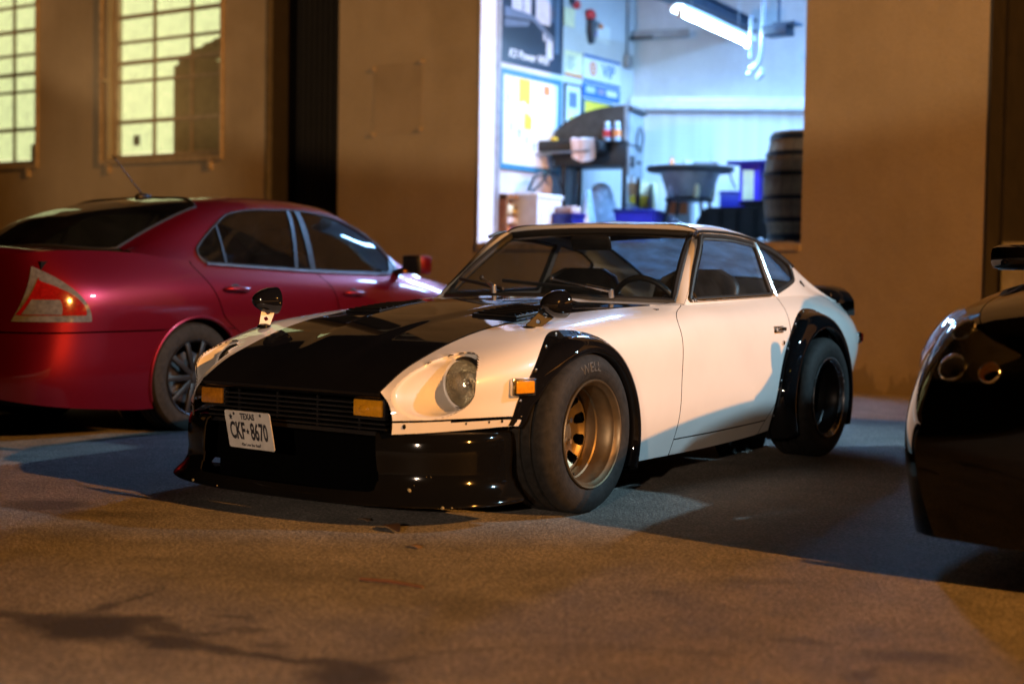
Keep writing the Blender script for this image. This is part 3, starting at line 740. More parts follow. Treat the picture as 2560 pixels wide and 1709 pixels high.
roof = MB().grid(P)
DWIN = round_poly([(1.085, .797), (1.392, 1.092), (1.70, 1.094), (1.958, 1.070), (1.945, .820)], [.012, .04, .25, .015, .02], 6)
QWIN = round_poly([(1.985, .824), (1.992, 1.066), (2.215, 1.034), (2.375, .966), (2.335, .893)], [.02, .015, .12, .05, .07], 6)
DWIN, QWIN = dense(DWIN), dense(QWIN)
sideg = lambda c: GZ and abs(c.x) > .5
for w_ in (DWIN, QWIN):
    roof = cut(roof, (1, 2), lambda a, b, w_=w_: in_poly(a, b, w_), lambda a, b, w_=w_: near_poly(a, b, w_), lambda c: c.x > .535)
HATCH = dense(round_poly([(-.47, 2.16), (.47, 2.16), (.465, 2.80), (-.465, 2.80)], .09, 6))
HH = [(max(x, -.02), y) for x, y in HATCH]
roof = cut(roof, (0, 1), lambda a, b: in_poly(a, b, HATCH), lambda a, b: near_poly(a, b, HATCH) if a > .004 else (a, near_poly(a, b, HATCH)[1]), lambda c: c.z > .86 and c.y > 2.1)
full = MB(); full.join(roof); full.join(roof.mirx())
rf_o = full.build('roof', M['white'], zc, smooth=50, solid=.012)
def g_xz(y, z):                        # greenhouse skin x at (y, z)
    tt = np.linspace(0, .5, 120); p = GZ.P(np.full(120, y), tt); return float(np.interp(z, np.maximum.accumulate(p[:, 2]), p[:, 0]))
def g_zx(x, y):
    tt = np.linspace(.5, 1, 120); p = GZ.P(np.full(120, y), tt); return float(np.interp(-abs(x), -p[:, 0], p[:, 2]))
def flat_poly(poly, fn, inset=.0, n=10):
    """fill an outline with a curved sheet that follows fn(a, b) -> point"""
    A = np.array(poly); c = A.mean(0); mb_ = MB(); rows = []
    for k in range(n+1):
        s_ = k/n; rows.append([fn(*(c+(p-c)*s_)) for p in A]+[fn(*(c+(A[0]-c)*s_))])
    return mb_.grid(np.array(rows))
for side in (1, -1):
    for nm, w_, mat in (('door_window', DWIN, M['sideglass']), ('quarter_window', QWIN, M['sideglass'])):
        gl = flat_poly(w_, lambda y, z: (side*(g_xz(y, z)-.006), y, z), n=6)
        go = gl.build(nm, mat, zc)
        pts = [(side*(g_xz(y, z)+.001), y, z) for y, z in w_]
        MB().tube(pts, .0125, 8, closed=True).build('window_seal', M['rubber'], go)
        if nm == 'door_window':
            ii = [(y, z) for y, z in w_]
            lo = sorted([p for p in ii if p[1] < .835], key=lambda p: p[0])
            bot = [(side*(g_xz(y, z)+.011), y, z-.003) for y, z in lo if y < 1.93]
            MB().tube(bot, .0055, 6).build('belt_trim', M['chrome'], go)
            fr_ = [p for p in ii if 1.08 < p[0] < 1.385 and abs(p[1]-(.797+(p[0]-1.085)*.961)) < .012]; fr_.sort()
            MB().tube([(side*(g_xz(y, z)+.009), y+.010, z-.008) for y, z in fr_], .0045, 6).build('frame_trim', M['chrome'], go)
            MB().tube([(side*(g_xz(1.965+.028*(1-s_), z)+.008), 1.965+.028*(1-s_)*0+.008*(1-s_), z) for s_, z in [(k/6, .815+.258*k/6) for k in range(7)]], .011, 8).build('pillar_trim', M['chrome'], go)
            tp = sorted([p for p in ii if p[1] > 1.06 and p[0] < 1.96]);
            MB().tube([(side*(g_xz(y, z-.015)+.003), y, z-.016) for y, z in tp], .007, 6).build('window_channel', M['steel'], go)
    # drip rail above the side windows down to the quarter pillar
    dl = [(1.33, 1.085), (1.40, 1.108), (1.55, 1.113), (1.70, 1.112), (1.85, 1.104), (2.0, 1.087), (2.12, 1.066), (2.25, 1.034), (2.38, .985), (2.43, .962)]
    MB().tube([(side*(g_xz(y, z)+.004), y, z+.002) for y, z in [(a, float(pchip([p[0] for p in dl], [p[1] for p in dl], a))) for a in np.linspace(1.33, 2.43, 40)]], .0085, 8).build('drip_rail', M['trimblk'], rf_o)
    # small vent badge on the rear pillar
    p_ = [(g_xz(y, z)+.002, y, z) for y, z in ((2.435, .885), (2.475, .862))]
    MB().tube([(side*a, b, c) for a, b, c in [(p_[0][0], p_[0][1], p_[0][2]), (p_[1][0], p_[1][1], p_[1][2])]], [.009, .004], 8).build('pillar_badge', M['trimblk'], rf_o)
hg = flat_poly(HATCH, lambda x, y: (x, y, g_zx(x, y)-.004), n=8)
hgo = hg.build('hatch_window', M['hatchglass'], zc)
MB().tube([(x, y, g_zx(x, y)+.001) for x, y in HATCH], .012, 8, closed=True).build('hatch_seal', M['rubber'], hgo)
# --- windscreen
def ws(u, s):                          # u -1..1 across, s 0 bottom..1 top
    b = Vector((.628*u, .872+.175*u*u, .797-.010*u*u)); tp = Vector((.508*u, 1.396+.040*u*u, 1.113-.012*u*u-.004*u**4))
    return b.lerp(tp, s)+Vector((0, -.022, .022))*(4*s*(1-s))*.6
wg = MB().grid(np.array([[tuple(ws(-1+2*i/28, k/12)) for k in range(13)] for i in range(29)]))
wso = wg.build('windscreen', M['windscreen'], zc)
loop = [ws(-1+2*i/30, 0) for i in range(31)]+[ws(1, k/12) for k in range(1, 12)]+[ws(1-2*i/30, 1) for i in range(31)]+[ws(-1, 1-k/12) for k in range(1, 12)]
MB().tube(loop, .019, 8, closed=True).build('windscreen_seal', M['rubber'], wso)
# screen pillars and header: white strips between the glass and the roof skin
for side in (1, -1):
    rows = []
    for k in range(25):
        s_ = k/24; a = ws(1, s_); t_ = .5*s_; p = GZ.P(1.03+.405*s_, t_); 
        a = a+Vector((-.004, 0, 0)); b = Vector(p)+Vector((.002, .006, .001)); mid = (a+b)/2+Vector((.006, -.012, .004))
        rows.append([((1-q)**2*a+2*q*(1-q)*mid+q*q*b)[:] for q in np.linspace(0, 1, 7)])
    pl = MB().grid(np.array(rows)); pl = pl if side > 0 else pl.mirx(); pl.build('screen_pillar', M['white'], zc, smooth=60, solid=.01)
rows = []
for i in range(41):
    u = -1+2*i/40; a = ws(u, 1)+Vector((0, .002, .002)); x = u*.545
    tt = np.linspace(.5, 1, 60); pp = GZ.P(gh_front(tt), tt); z = np.interp(-abs(x), -pp[:, 0], pp[:, 2]); y = np.interp(-abs(x), -pp[:, 0], pp[:, 1])
    b = Vector((x, y+.004, z)); mid = (a+b)/2+Vector((0, -.012, .010)); rows.append([((1-q)**2*a+2*q*(1-q)*mid+q*q*b)[:] for q in np.linspace(0, 1, 7)])
MB().grid(np.array(rows)).build('roof_header', M['white'], zc, smooth=60, solid=.008)
# --- bonnet with the power bulge
xh = Curve([(y, x) for y, x, z in c4 if y < 1], .028); zh = Curve([(y, z) for y, x, z in c4 if y < 1], .028)
crown = Curve([(-.74, .0), (-.6, .006), (-.4, .010), (-.2, .012), (0, .013), (.4, .014), (.85, .012)], .03)
bulge = Curve([(-.74, 0), (-.5, .003), (-.3, .007), (0, .012), (.4, .016), (.85, .016)], .04)
bw = Curve([(-.74, .13), (-.3, .16), (.2, .22), (.85, .285)], .04)
def hood_z(x, y):
    e = xh(y); u = min(1, abs(x)/e); w_ = bw(y); s_ = np.clip((w_-abs(x))/.075+.5, 0, 1); s_ = s_*s_*(3-2*s_)
    return float(zh(y)+crown(y)*(1-u**2.2)+bulge(y)*s_)
def hood_rear(x): return .835-.095*(1-min(1, abs(x)/.63)**2)
us_ = np.concatenate([-np.cos(np.linspace(0, PI/2, 34))[:-1]*1.0, np.sin(np.linspace(0, PI/2, 34))])
us_ = np.linspace(-1, 1, 81)
rows = []
for u in us_:
    xr = u*xh(.835); yr = hood_rear(xr); row = []
    for k, v_ in enumerate(np.linspace(0, 1, 90)):
        y = -.742+(yr+.742)*v_; x = u*(xh(y)-GAP); row.append((x, y, hood_z(x, y)+.004))
    x0_, y0_, z0_ = row[0]
    pre = [(x0_*.995, y0_+.03, z0_-.034), (x0_*.997, y0_+.006, z0_-.026), (x0_, y0_-.004, z0_-.013), (x0_, y0_-.003, z0_-.003)]
    rows.append(pre+row)
hood = MB().grid(np.array(rows)).build('bonnet', M['black'], zc, smooth=50, solid=.006)
# louvred vents at the back of the bonnet
for side in (1, -1):
    vb = MB(); x0_, x1_, y0_, y1_ = .245*side, .44*side, .07, .38
    P0 = lambda x, y, dz: (x, y, hood_z(x, y)+.005+dz)
    fr_ = [P0(x0_, y0_, .004), P0(x1_, y0_+.02, .004), P0(x1_*1.02, y1_-.02, .004), P0(x0_, y1_, .004)]
    vent = vb.tube(dense3 := [Vector(a).lerp(Vector(b), q/4) for a, b in zip(fr_, fr_[1:]+fr_[:1]) for q in range(4)], .006, 6, closed=True).build('bonnet_vent', M['trimblk'], hood)
    for k in range(7):
        y = y0_+.03+(y1_-y0_-.06)*k/6
        MB().beam(P0(x0_+.008*side, y, .006), P0(x1_-.008*side, y+.004, .006), .030, .004, (0, .55, 1)).build('louvre', M['trimblk'], vent, smooth=0)
# --- cowl strip, wipers
rows = []
for i in range(41):
    u = -1+2*i/40; xr = u*xh(.835); a = Vector((xr, hood_rear(xr)+GAP, hood_z(xr, hood_rear(xr))+.002 if abs(u) < .995 else zh(.835)))
    b = ws(u, 0)+Vector((0, .004, -.006)); mid = (a+b)/2+Vector((0, 0, .006)); rows.append([((1-q)**2*a+2*q*(1-q)*mid+q*q*b)[:] for q in np.linspace(0, 1, 7)])
MB().grid(np.array(rows)).build('cowl', M['white'], zc, smooth=60, solid=.006)
for side in (1, -1):
    a0 = Vector((side*.632, .845, .776)); 
    rows = []
    for q in np.linspace(0, 1, 7):      # triangle of wing between bonnet corner, screen corner and door
        y = .835+(1.045-.835)*q; o_ = SZ_.P(y, 1.0); i_ = Vector((xh(.835), .835, zh(.835))).lerp(ws(1, 0), q)
        rows.append([tuple(i_+Vector((0, 0, -.002))), tuple((i_+Vector(o_))/2+Vector((0, 0, .003))), tuple(Vector(o_)+Vector((.002, 0, 0)))])
    t_ = MB().grid(np.array(rows)); t_ = t_ if side > 0 else t_.mirx(); t_.build('cowl_corner', M['white'], zc, smooth=60, solid=.005)
def wiper(px, py, pz, tip, bl0, bl1):
    w_ = MB(); p = Vector((px, py, pz)); w_.cyl(p, p+Vector((0, -.006, .035)), .013, 12)
    h_ = p+Vector((0, -.004, .03)); e = Vector(tip)
    w_.beam(h_, h_.lerp(e, .42), .020, .012, (0, -.5, 1), 0, .003).beam(h_.lerp(e, .40), e, .009, .006, (0, -.5, 1))
    o = w_.build('wiper_arm', M['steel'], zc)
    b = MB().beam(bl0, bl1, .008, .016, (0, -.5, 1)); b.sphere(e, .012, n=8); b.build('wiper_blade', M['rubber'], o)
# blade points hug the glass
def on_ws(u, s, lift=.02): return ws(u, s)+Vector((0, -.7, .75))*lift
wiper(.40, .895, .802, on_ws(.10, .16, .035), on_ws(.52, .06, .022), on_ws(-.38, .16, .022))
wiper(-.22, .872, .812, on_ws(-.62, .17, .035), on_ws(-.30, .05, .022), on_ws(-.97, .20, .022))
# --- nose: grille, lamps, plate
box = MB().box((-.47, -.64, .30), (.47, -.60, .47)).box((-.47, -.73, .452), (.47, -.60, .456)); box.build('grille_box', M['void'], zc, smooth=0)
gr = MB().box((-.445, -.705, .318), (.445, -.69, .332)).build('grille', M['trimblk'], zc, smooth=0)
for k in range(6):
    MB().box((-.44, -.712, .340+.0175*k), (.44, -.692, .346+.0175*k)).build('grille_bar', M['trimblk'], gr, smooth=0)
for x in (-.30, -.1, .1, .30): MB().box((x-.004, -.690, .33), (x+.004, -.682, .45)).build('grille_upright', M['trimblk'], gr, smooth=0)
for side, mt in ((1, M['amber']), (-1, M['amberdk'])):
    xa, xb = (.300, .432) if side > 0 else (-.470, -.355)
    bz = MB().box((xa-.004, -.712, .381), (xb+.004, -.69, .451), 0, .004).build('indicator', M['trimblk'], zc)
    MB().box((xa, -.724, .386), (xb, -.711, .446), 0, .006).build('indicator_lens', mt, bz)
    if side > 0: MB().sphere((xa+.05, -.7245, .412), .017, (1.3, .25, .8), 12).build('reflector_spot', M['amber'], bz)
# registration plate, turned and hanging a little
pc = Vector((-.092, -.842, .313)); ya, ro, ti = math.radians(-10), math.radians(1.2), math.radians(10.5)
ax = Vector((math.cos(ya), math.sin(ya), 0)); nn_ = Vector((math.sin(ya), -math.cos(ya), 0)); up = Vector((0, 0, 1))*math.cos(ti)+nn_*math.sin(ti)
ax2 = ax*math.cos(ro)+up*math.sin(ro); up2 = up*math.cos(ro)-ax*math.sin(ro); nrm = ax2.cross(up2)
Mp = Matrix((ax2, up2, nrm)).transposed().to_4x4(); Mp.translation = pc; Mp = Mp @ Matrix.Scale(.925, 4)
pol = round_poly([(-.1525, -.076), (.1525, -.076), (.1525, .076), (-.1525, .076)], .012, 4)
pl = MB().prism(pol, -.001, .001).xf(Mp).build('number_plate', M['plate'], zc, smooth=30)
def on_plate(txt, x, y, size, bold=0, sx=1.0, sy=1.0, nm='lettering'):
    tm = text_mb(txt, size, .0004, bold=bold).xf(Matrix.Translation((x, y, .0016)) @ Matrix.Diagonal((sx, sy, 1, 1))).xf(Mp); return tm
lt = on_plate('TEXAS', .0, .0535, .034, .0012, .95).join(on_plate('CKF', -.078, -.008, .086, .0022, .66, 1.12)).join(on_plate('8670', .066, -.008, .086, .0022, .66, 1.12))
lt.join(on_plate('The Lone Star State', 0, -.0605, .016, .0003, .95)).join(on_plate('*', -.062, -.064, .02)).join(on_plate('*', .062, -.060, .02))
star = [((.006 if k % 2 else .013)*math.sin(PI*k/5)*1.0-.010, (.006 if k % 2 else .013)*math.cos(PI*k/5)-.006) for k in range(10)]
lt.join(MB().prism(star, .0012, .002).xf(Mp)).join(MB().prism([(x*1.1-.113+.0, y*1.1+.050) for x, y in [(a+.010, b+.006) for a, b in star]], .0012, .002).xf(Mp))
lt.build('plate_lettering', M['ink'], pl, smooth=0)
for x, y in ((-.089, .064), (.089, .064)): MB().lathe([(.0012, .006), (.003, .005), (.003, .001)], 10, 'z').xf(Mp @ Matrix.Translation((x, y, 0))).build('plate_bolt', M['dark'], pl)
# --- chin spoiler swept round the nose
def plan(a, off=0.0):                  # a -1..1 round the front, superellipse
    th = a*PI/2; n_ = 2.5; sx, sy = .752+off, .445+off
    c_, s_ = math.cos(th), math.sin(th)
    return sx*math.copysign(abs(s_)**(2/n_), s_), -.36-sy*abs(c_)**(2/n_)
prof = [(.338, -.075), (.338, -.035), (.330, -.020), (.30, -.012), (.25, -.010), (.20, -.013), (.165, -.010), (.135, .004), (.112, .026), (.098, .042), (.090, .044), (.084, .036), (.086, .0), (.09, -.09)]
NA = 96
rows = []
for i in range(NA+1):
    a = -1+2*i/NA; row = []
    for z, o_ in prof:
        x, y = plan(a, o_); row.append((x, y, z))
    rows.append(row)
dam = MB().grid(np.array(rows))
OPEN = dense(round_poly([(-.44, .128), (.44, .128), (.42, .345), (-.42, .345)], .03, 4))
dam = cut(dam, (0, 2), lambda a, b: in_poly(a, b, OPEN), lambda a, b: near_poly(a, b, OPEN), lambda c: c.y < -.66)
damo = dam.build('chin_spoiler', M['blackdam'], zc, smooth=60, solid=.006)
MB().box((-.45, -.64, .10), (.45, -.63, .325)).box((-.62, -.70, .090), (.62, -.30, .10)).build('radiator', M['void'], zc, smooth=0)
chip = plain('chipped_primer', (.42, .33, .15), .6)
for (a, z, o_, r_) in ((.47, .140, .002, .010), (.49, .156, -.008, .004), (.545, .186, -.013, .003), (.565, .186, -.013, .003), (.60, .088, .045, .008), (.64, .088, .045, .004), (-.30, .096, .043, .008), (-.16, .094, .044, .004)):
    x, y = plan(a, o_); MB().sphere((x, y, z), r_, (1, .25, .7), 8).build('paint_chip', chip, damo)
# riveted strip under the lamp: small dark fasteners
for side in (1, -1):
    for (y, r_) in ((-.715, .009), (-.545, .0055), (-.47, .0055), (-.425, .0065)):
        p = SZ_.P(y, .075); MB().sphere((side*(p[0]+.001), p[1], p[2]+.006), r_, (.6, .9, 1), 10).build('rivet', M['dark'], zc)
    # side marker lamps
    y0_ = -.353; xm = SZ_.x_at(y0_, .494); tang = (Vector(SZ_.P(y0_+.05, .5))-Vector(SZ_.P(y0_-.05, .5))).normalized(); tang.z = 0; out = Vector((tang.y, -tang.x, 0)).normalized()
    cpt = Vector((xm, y0_, .494))
    mk = MB().obox(cpt+out*.006, tang*.056, Vector((0, 0, .033)), out*.012, 0, .007); mk = mk if side > 0 else mk.mirx()
    mo = mk.build('side_marker', M['chrome'], zc)
    ml = MB().obox(cpt+out*.014, tang*.044, Vector((0, 0, .023)), out*.010, 0, .006); ml = ml if side > 0 else ml.mirx(); ml.build('marker_lens', M['amber'], mo)
    y1_ = 3.045; xm = SZ_.x_at(y1_, .585); tang = (Vector(SZ_.P(y1_+.04, .55))-Vector(SZ_.P(y1_-.04, .55))).normalized(); tang.z = 0; tang.normalize(); out = Vector((tang.y, -tang.x, 0)).normalized(); cpt = Vector((xm, y1_, .585))
    mk = MB().obox(cpt+out*.006, tang*.052, Vector((0, 0, .030)), out*.012, 0, .006); mk = mk if side > 0 else mk.mirx(); mo = mk.build('side_marker', M['chrome'], zc)
    ml = MB().obox(cpt+out*.016+tang*.012, tang*.038, Vector((0, 0, .024)), out*.012, 0, .006); ml = ml if side > 0 else ml.mirx(); ml.build('marker_lens', M['redlens'], mo)
# --- flares
def flare(C, Ro, Ri, XL, a0, a1, taper=False, n=72):
    rows = []; xl = XL
    for i in range(n+1):
        a = math.radians(a0+(a1-a0)*i/n); ca, sa = math.cos(a), math.sin(a)
        Rq = Ro
        for _ in range(40):
            y, z = C[0]+Rq*ca, C[1]+Rq*sa
            if SZ_.x_at(y, min(max(z, SZ_.P(y, 0)[2]+.002), SZ_.P(y, 1.)[2]-.002)) >= .685 and z < SZ_.P(y, 1.)[2]: break
            Rq -= .003
        zq = max(z, SZ_.P(y, 0)[2]+.002); xb = SZ_.x_at(y, min(zq, SZ_.P(y, 1.)[2]-.002))
        if taper:
            th_ = a0+(a1-a0)*i/n; xl = float(np.interp(th_, [-30, 60, 108, 135, 152, 168, 200], [XL, XL, XL-.008, XL-.040, xb+.020, xb+.014, xb+.010]))
        def W(R, x): return (x, C[0]+R*ca, C[1]+R*sa)
        A = Vector((xb+.003, y, z)); B2 = Vector(W(Rq-.014, max(xb+.004, SZ_.x_at(C[0]+(Rq-.014)*ca, max(C[1]+(Rq-.014)*sa, SZ_.P(y, 0)[2]+.002))+.005)))
        Cc = Vector(W(Rq-.016, xl-.012)); D = Vector(W(Ri+.012, xl+.002)); E_ = Vector(W(Ri, xl-.004)); F_ = Vector(W(Ri-.004, xl-.05))
        row = [tuple(Vector(W(Rq+.001, xb-.012))), tuple(A)]
        for q in np.linspace(0, 1, 12):
            row.append(tuple((1-q)**2*B2+2*q*(1-q)*Cc+q*q*D))
        row += [tuple(E_), tuple(F_)]
        rows.append(row)
    return MB().grid(np.array(rows)), rows
for C, Ro, Ri, xl, a0, a1 in ((FC, .418, .338, .858, -21, 168), (RC, .452, .352, .872, -22, 203)):
    fm, rows = flare(C, Ro, Ri, xl, a0, a1, C is FC)
    for side in (1, -1):
        f_ = (fm if side > 0 else fm.mirx()).build('arch_flare', M['black'], zc, smooth=60, solid=.004)
        for k in range(4, 70, 7):
            p = Vector(rows[k][1]).lerp(Vector(rows[k][2]), .5); MB().sphere((side*(p.x+.002), p.y, p.z), .0062, (.6, 1, 1), 8).build('flare_bolt', M['steel'], f_)
# inner arches
for C, R_ in ((FC, .372), (RC, .397)):
    for side in (1, -1):
        a_ = MB().lathe([(0, R_), (.36, R_)], 36, 'x', (.42, C[0], C[1]), a0=math.radians(-25), a1=math.radians(150 if C is FC else 205))
        a_.lathe([(0, .02), (0, R_)], 36, 'x', (.42, C[0], C[1])); a_ = a_ if side > 0 else a_.mirx(); a_.build('inner_arch', M['dark'], zc, recalc=False)
# --- wheels
def wheel_parts(dish, disc_mat, barrel_mat, lip_mat, hub=True):
    """modelled about the origin, outer face toward +X at x=0"""
    R0, RR = .303, .205
    tp = [(-.232, RR-.002), (-.236, .25), (-.228, .282), (-.212, .2975)]
    xs_ = [-.205, -.174, -.173, -.159, -.158, -.127, -.126, -.112, -.111, -.080, -.079, -.065, -.064, -.034]
    zz = [R0, R0, .292, .292, R0, R0, .292, .292, R0, R0, .292, .292, R0, R0]
    tp += list(zip(xs_, zz))+[(-.020, .2985), (-.004, .286), (.006, .268), (.010, .250), (.008, .230), (.001, .213), (-.006, .205), (-.02, .202)]
    ty = MB().lathe(tp, 96, 'x')
    return ty
def rim_disc(x, n=10, r0=.03, r1=.166, hole_r=.126, hr=.027, ha=.19, NA=160, NRr=30):
    P = []
    rr = np.linspace(r0, r1, NRr)
    for k in range(NA+1):
        a = 2*PI*k/NA; P.append([(x+.018*math.exp(-((r_-.155)/.02)**2)+.012*math.exp(-((r_-.05)/.03)**2)-.004, r_*math.cos(a), r_*math.sin(a)) for r_ in rr])
    mb_ = MB(); V = np.array(P); a_ = V.shape[0]
    F = []
    for i in range(NA):
        for j in range(NRr-1):
            a = 2*PI*(i+.5)/NA; r_ = (rr[j]+rr[j+1])/2; da = (a % (2*PI/n))-PI/n
            wdt = ha*(.82+.5*(r_-hole_r)/hr*.35)
            if abs(da/wdt)**2.6+abs((r_-hole_r)/hr)**2.6 < 1: continue
            i2 = (i+1) % NA; F.append((i*NRr+j, i2*NRr+j, i2*NRr+j+1, i*NRr+j+1))
    mb_.add(V[:-1].reshape(-1, 3), F); return mb_
def make_wheel(parent, loc, flip, dish, dmat, bmat, lmat):
    L = Vector(loc); Mx = Matrix.Translation(L) @ (Matrix.Rotation(PI, 4, 'Z') if flip else Matrix())
    w_ = rim_disc(-dish).xf(Mx).build('wheel', dmat, parent, smooth=50, solid=.014)
    bp = [(-.012, .203), (.004, .2055), (.008, .203), (.006, .197), (-.004, .193), (-.010, .186), (-.014, .1835)]
    MB().lathe(bp, 72, 'x').xf(Mx).build('rim_lip', lmat, w_)
    bp2 = [(-.014, .1835), (-.034, .1825), (-.038, .1795), (-.085, .1775), (-.090, .1725), (-max(.10, dish-.012), .1715), (-dish-.004, .166), (-dish-.02, .164), (-.22, .17), (-.228, .20)]
    MB().lathe(bp2, 72, 'x').xf(Mx).build('rim_barrel', bmat, w_)
    ty = wheel_parts(0, 0, 0, 0).xf(Mx).build('tyre', M['tyre'], w_, smooth=35)
    MB().lathe([(-dish+.008, .032), (-dish+.014, .031), (-dish+.018, .026), (-dish+.019, .001)], 32, 'x').xf(Mx).build('hub_cap', dmat, w_)
    for k in range(4):
        a = PI/4+k*PI/2; c_ = (0, .057*math.cos(a), .057*math.sin(a))
        MB().cyl((-dish-.004, c_[1], c_[2]), (-dish+.022, c_[1], c_[2]), .0105, 6).xf(Mx).build('wheel_nut', M['steel'], w_)
    MB().cyl((-.05, .176*math.cos(-2.0), .176*math.sin(-2.0)), (-.035, .160*math.cos(-2.0), .160*math.sin(-2.0)), .005, 8).xf(Mx).build('tyre_valve', M['rubber'], w_)
    # the drum behind the slots
    MB().lathe([(-dish-.05, .001), (-dish-.05, .135), (-dish-.14, .135)], 32, 'x').xf(Mx).build('brake_drum', M['dark'], w_)
    return w_, ty, Mx
for side in (1, -1):
    w_, ty, Mx = make_wheel(zc, (side*.856, 0, .303), side < 0, .140, M['alloy'], M['alloy'], M['alloy'])
    if side > 0:                        # raised lettering on the near front tyre
        tm = text_mb('WELL', .052, .0012, spacing=1.05); q = MB()
        for (x, y, z) in tm.v:
            r_ = .252+y; a = math.radians(96)-x/.252
            # sidewall bulge: follow the profile
            xs2 = float(np.interp(r_, [.213, .230, .250, .268, .286], [.001, .008, .010, .006, -.004])); q.v.append((xs2+.0014+z, r_*math.cos(a), r_*math.sin(a)))
        q.f = tm.f; q.m = tm.m
        q.xf(Mx).build('tyre_lettering', plain('worn_tyre_lettering', (.06, .06, .058), .7), ty.parent, smooth=0)
    make_wheel(zc, (side*.852, 2.305, .303), side < 0, .168, M['alloydk'], M['alloydk'], M['lip'])
# --- mirrors on the wings
def mirror(base, head, aim, stalk, r_=.056):
    b, h_ = Vector(base), Vector(head); aim = Vector(aim).normalized()
    Mh = aim.to_track_quat('Z', 'Y').to_matrix().to_4x4(); Mh.translation = h_
    body = [(-.085, .001), (-.082, .014), (-.07, .028), (-.045, .043), (-.015, .053), (.02, r_), (.026, r_), (.026, r_-.004)]
    o = MB().lathe(body, 32, 'z').xf(Mh).build('wing_mirror', M['black'], zc)
    MB().disc((0, 0, .0245), r_-.004, (0, 0, 1)).xf(Mh).build('mirror_glass', M['mirrorface'], o)
    d = h_-b; side_ = Vector((0, 1, 0)) if abs(d.normalized().y) < .8 else Vector((1, 0, 0))
    # drilled stalk: plate with two round holes
    ln = d.length; e1 = d.normalized(); e2 = (Vector((.55, .83, 0))-e1*e1.dot(Vector((.55, .83, 0)))).normalized(); e3 = e1.cross(e2)
    bm = MB(); NY, NX = 40, 16; P = []
    for k in range(NY+1):
        s_ = k/NY; w0 = .016+.010*abs(s_-.1)
        P.append([(b+e1*ln*s_*.88+e2*(w0+.006)*(-1+2*i/NX))[:] for i in range(NX+1)])
    gm = MB().grid(np.array(P))
    def holes(c):
        v = Vector(c)-b; s_ = v.dot(e1)/ln; w = v.dot(e2)
        return any((w*w+((s_-s0)*ln)**2) < rr*rr for s0, rr in ((.30, .0085), (.56, .011)))
    gm.f = [q for q in gm.f if not holes(sum((Vector(gm.v[i]) for i in q), Vector())/4)]; gm.m = [0]*len(gm.f)
    gm.build('mirror_stalk', stalk, o, smooth=30, solid=.008)
    MB().lathe([(-.004, .001), (-.004, .03), (.006, .028), (.012, .016), (.013, .001)], 20, 'z', tuple(b)).build('mirror_foot', M['black'], o)
mirror((.600, -.055, .689), (.662, .045, .784), (.18, 1, .02), M['trimblk'])
mirror((-.600, -.250, .663), (-.606, -.205, .772), (.35, 1, 0), M['drilled'])
# --- tail: panel, spoiler, lamps, hook
tl = []
for i in range(25):
    u = -1+2*i/24; row = []
    for k in range(9):
        s_ = k/8; p = SZ_.P(3.174, s_); row.append((u*p[0], 3.172+.02*(1-u*u)+.006, p[2]))
    tl.append(row)
MB().grid(np.array(tl)).build('tail_panel', M['white'], zc, smooth=50, solid=.006)
for side in (1, -1):
    for k in range(2):
        xa = side*(.22+.17*k); MB().box((min(xa, xa+side*.16), 3.185, .50), (max(xa, xa+side*.16), 3.205, .60), 0, .006).build('tail_lamp', M['redlens'], zc)
sp = []
for i in range(41):
    u = -1+2*i/40; x = u*.640; e = max(0, 1-abs(u)**14); y0_, y1_ = 3.00, 3.19+.03*e-.06*u*u*0
    zb = GZ.P(3.03, .5)[2]+.01
    lo = .742; sp.append([(x, y0_, zb-.012), (x, 3.05, zb+.028*e), (x, 3.10, zb+.076*e), (x, y1_-.03, zb+.088*e), (x, y1_-.018, zb+.082*e), (x, y1_-.02, zb+.03*e), (x, 3.185, .70)])
MB().grid(np.array(sp)).build('tail_spoiler', M['black'], zc, smooth=60)
MB().tube([(.545, 3.045, .775), (.548, 3.05, .80), (.547, 3.052, .822)], [.008, .006, .004], 8).build('aerial_stub', M['chrome'], zc)
MB().lathe([(-.006, .016), (-.006, .028), (.006, .028), (.006, .016), (-.006, .016)], 20, 'x', (.60, 3.135, .385)).build('tow_hook', M['dark'], zc)
# --- underside and cabin
ub = MB().box((-.60, -.62, .16), (.60, -.42, .30)).box((-.40, -.42, .17), (.40, .42, .45)).box((-.70, .46, .165), (.70, 1.72, .20)).box((-.40, 1.72, .20), (.40, 2.70, .42)).box((-.62, 2.66, .36), (.62, 3.12, .44)).box((-.40, .42, .2), (.40, .60, .7))
ub.build('floor_pan', M['void'], zc, smooth=0)
fw_ = MB().box((-.68, .80, .17), (.68, .82, .76)).box((-.62, 1.95, .40), (.62, 2.95, .43)).box((-.64, 1.93, .2), (.64, 1.95, .45)); fw_.build('bulkhead', M['carpet'], zc, smooth=0)
dash = MB(); dash.grid(np.array([[(x, .93+.10*(x/.66)**2+dy, z) for dy, z in ((0, .775), (.10, .79), (.22, .785), (.29, .76), (.31, .72), (.30, .50))] for x in np.linspace(-.62, .62, 25)]))
dash.build('dashboard', M['vinyl'], zc, smooth=50, solid=.01)
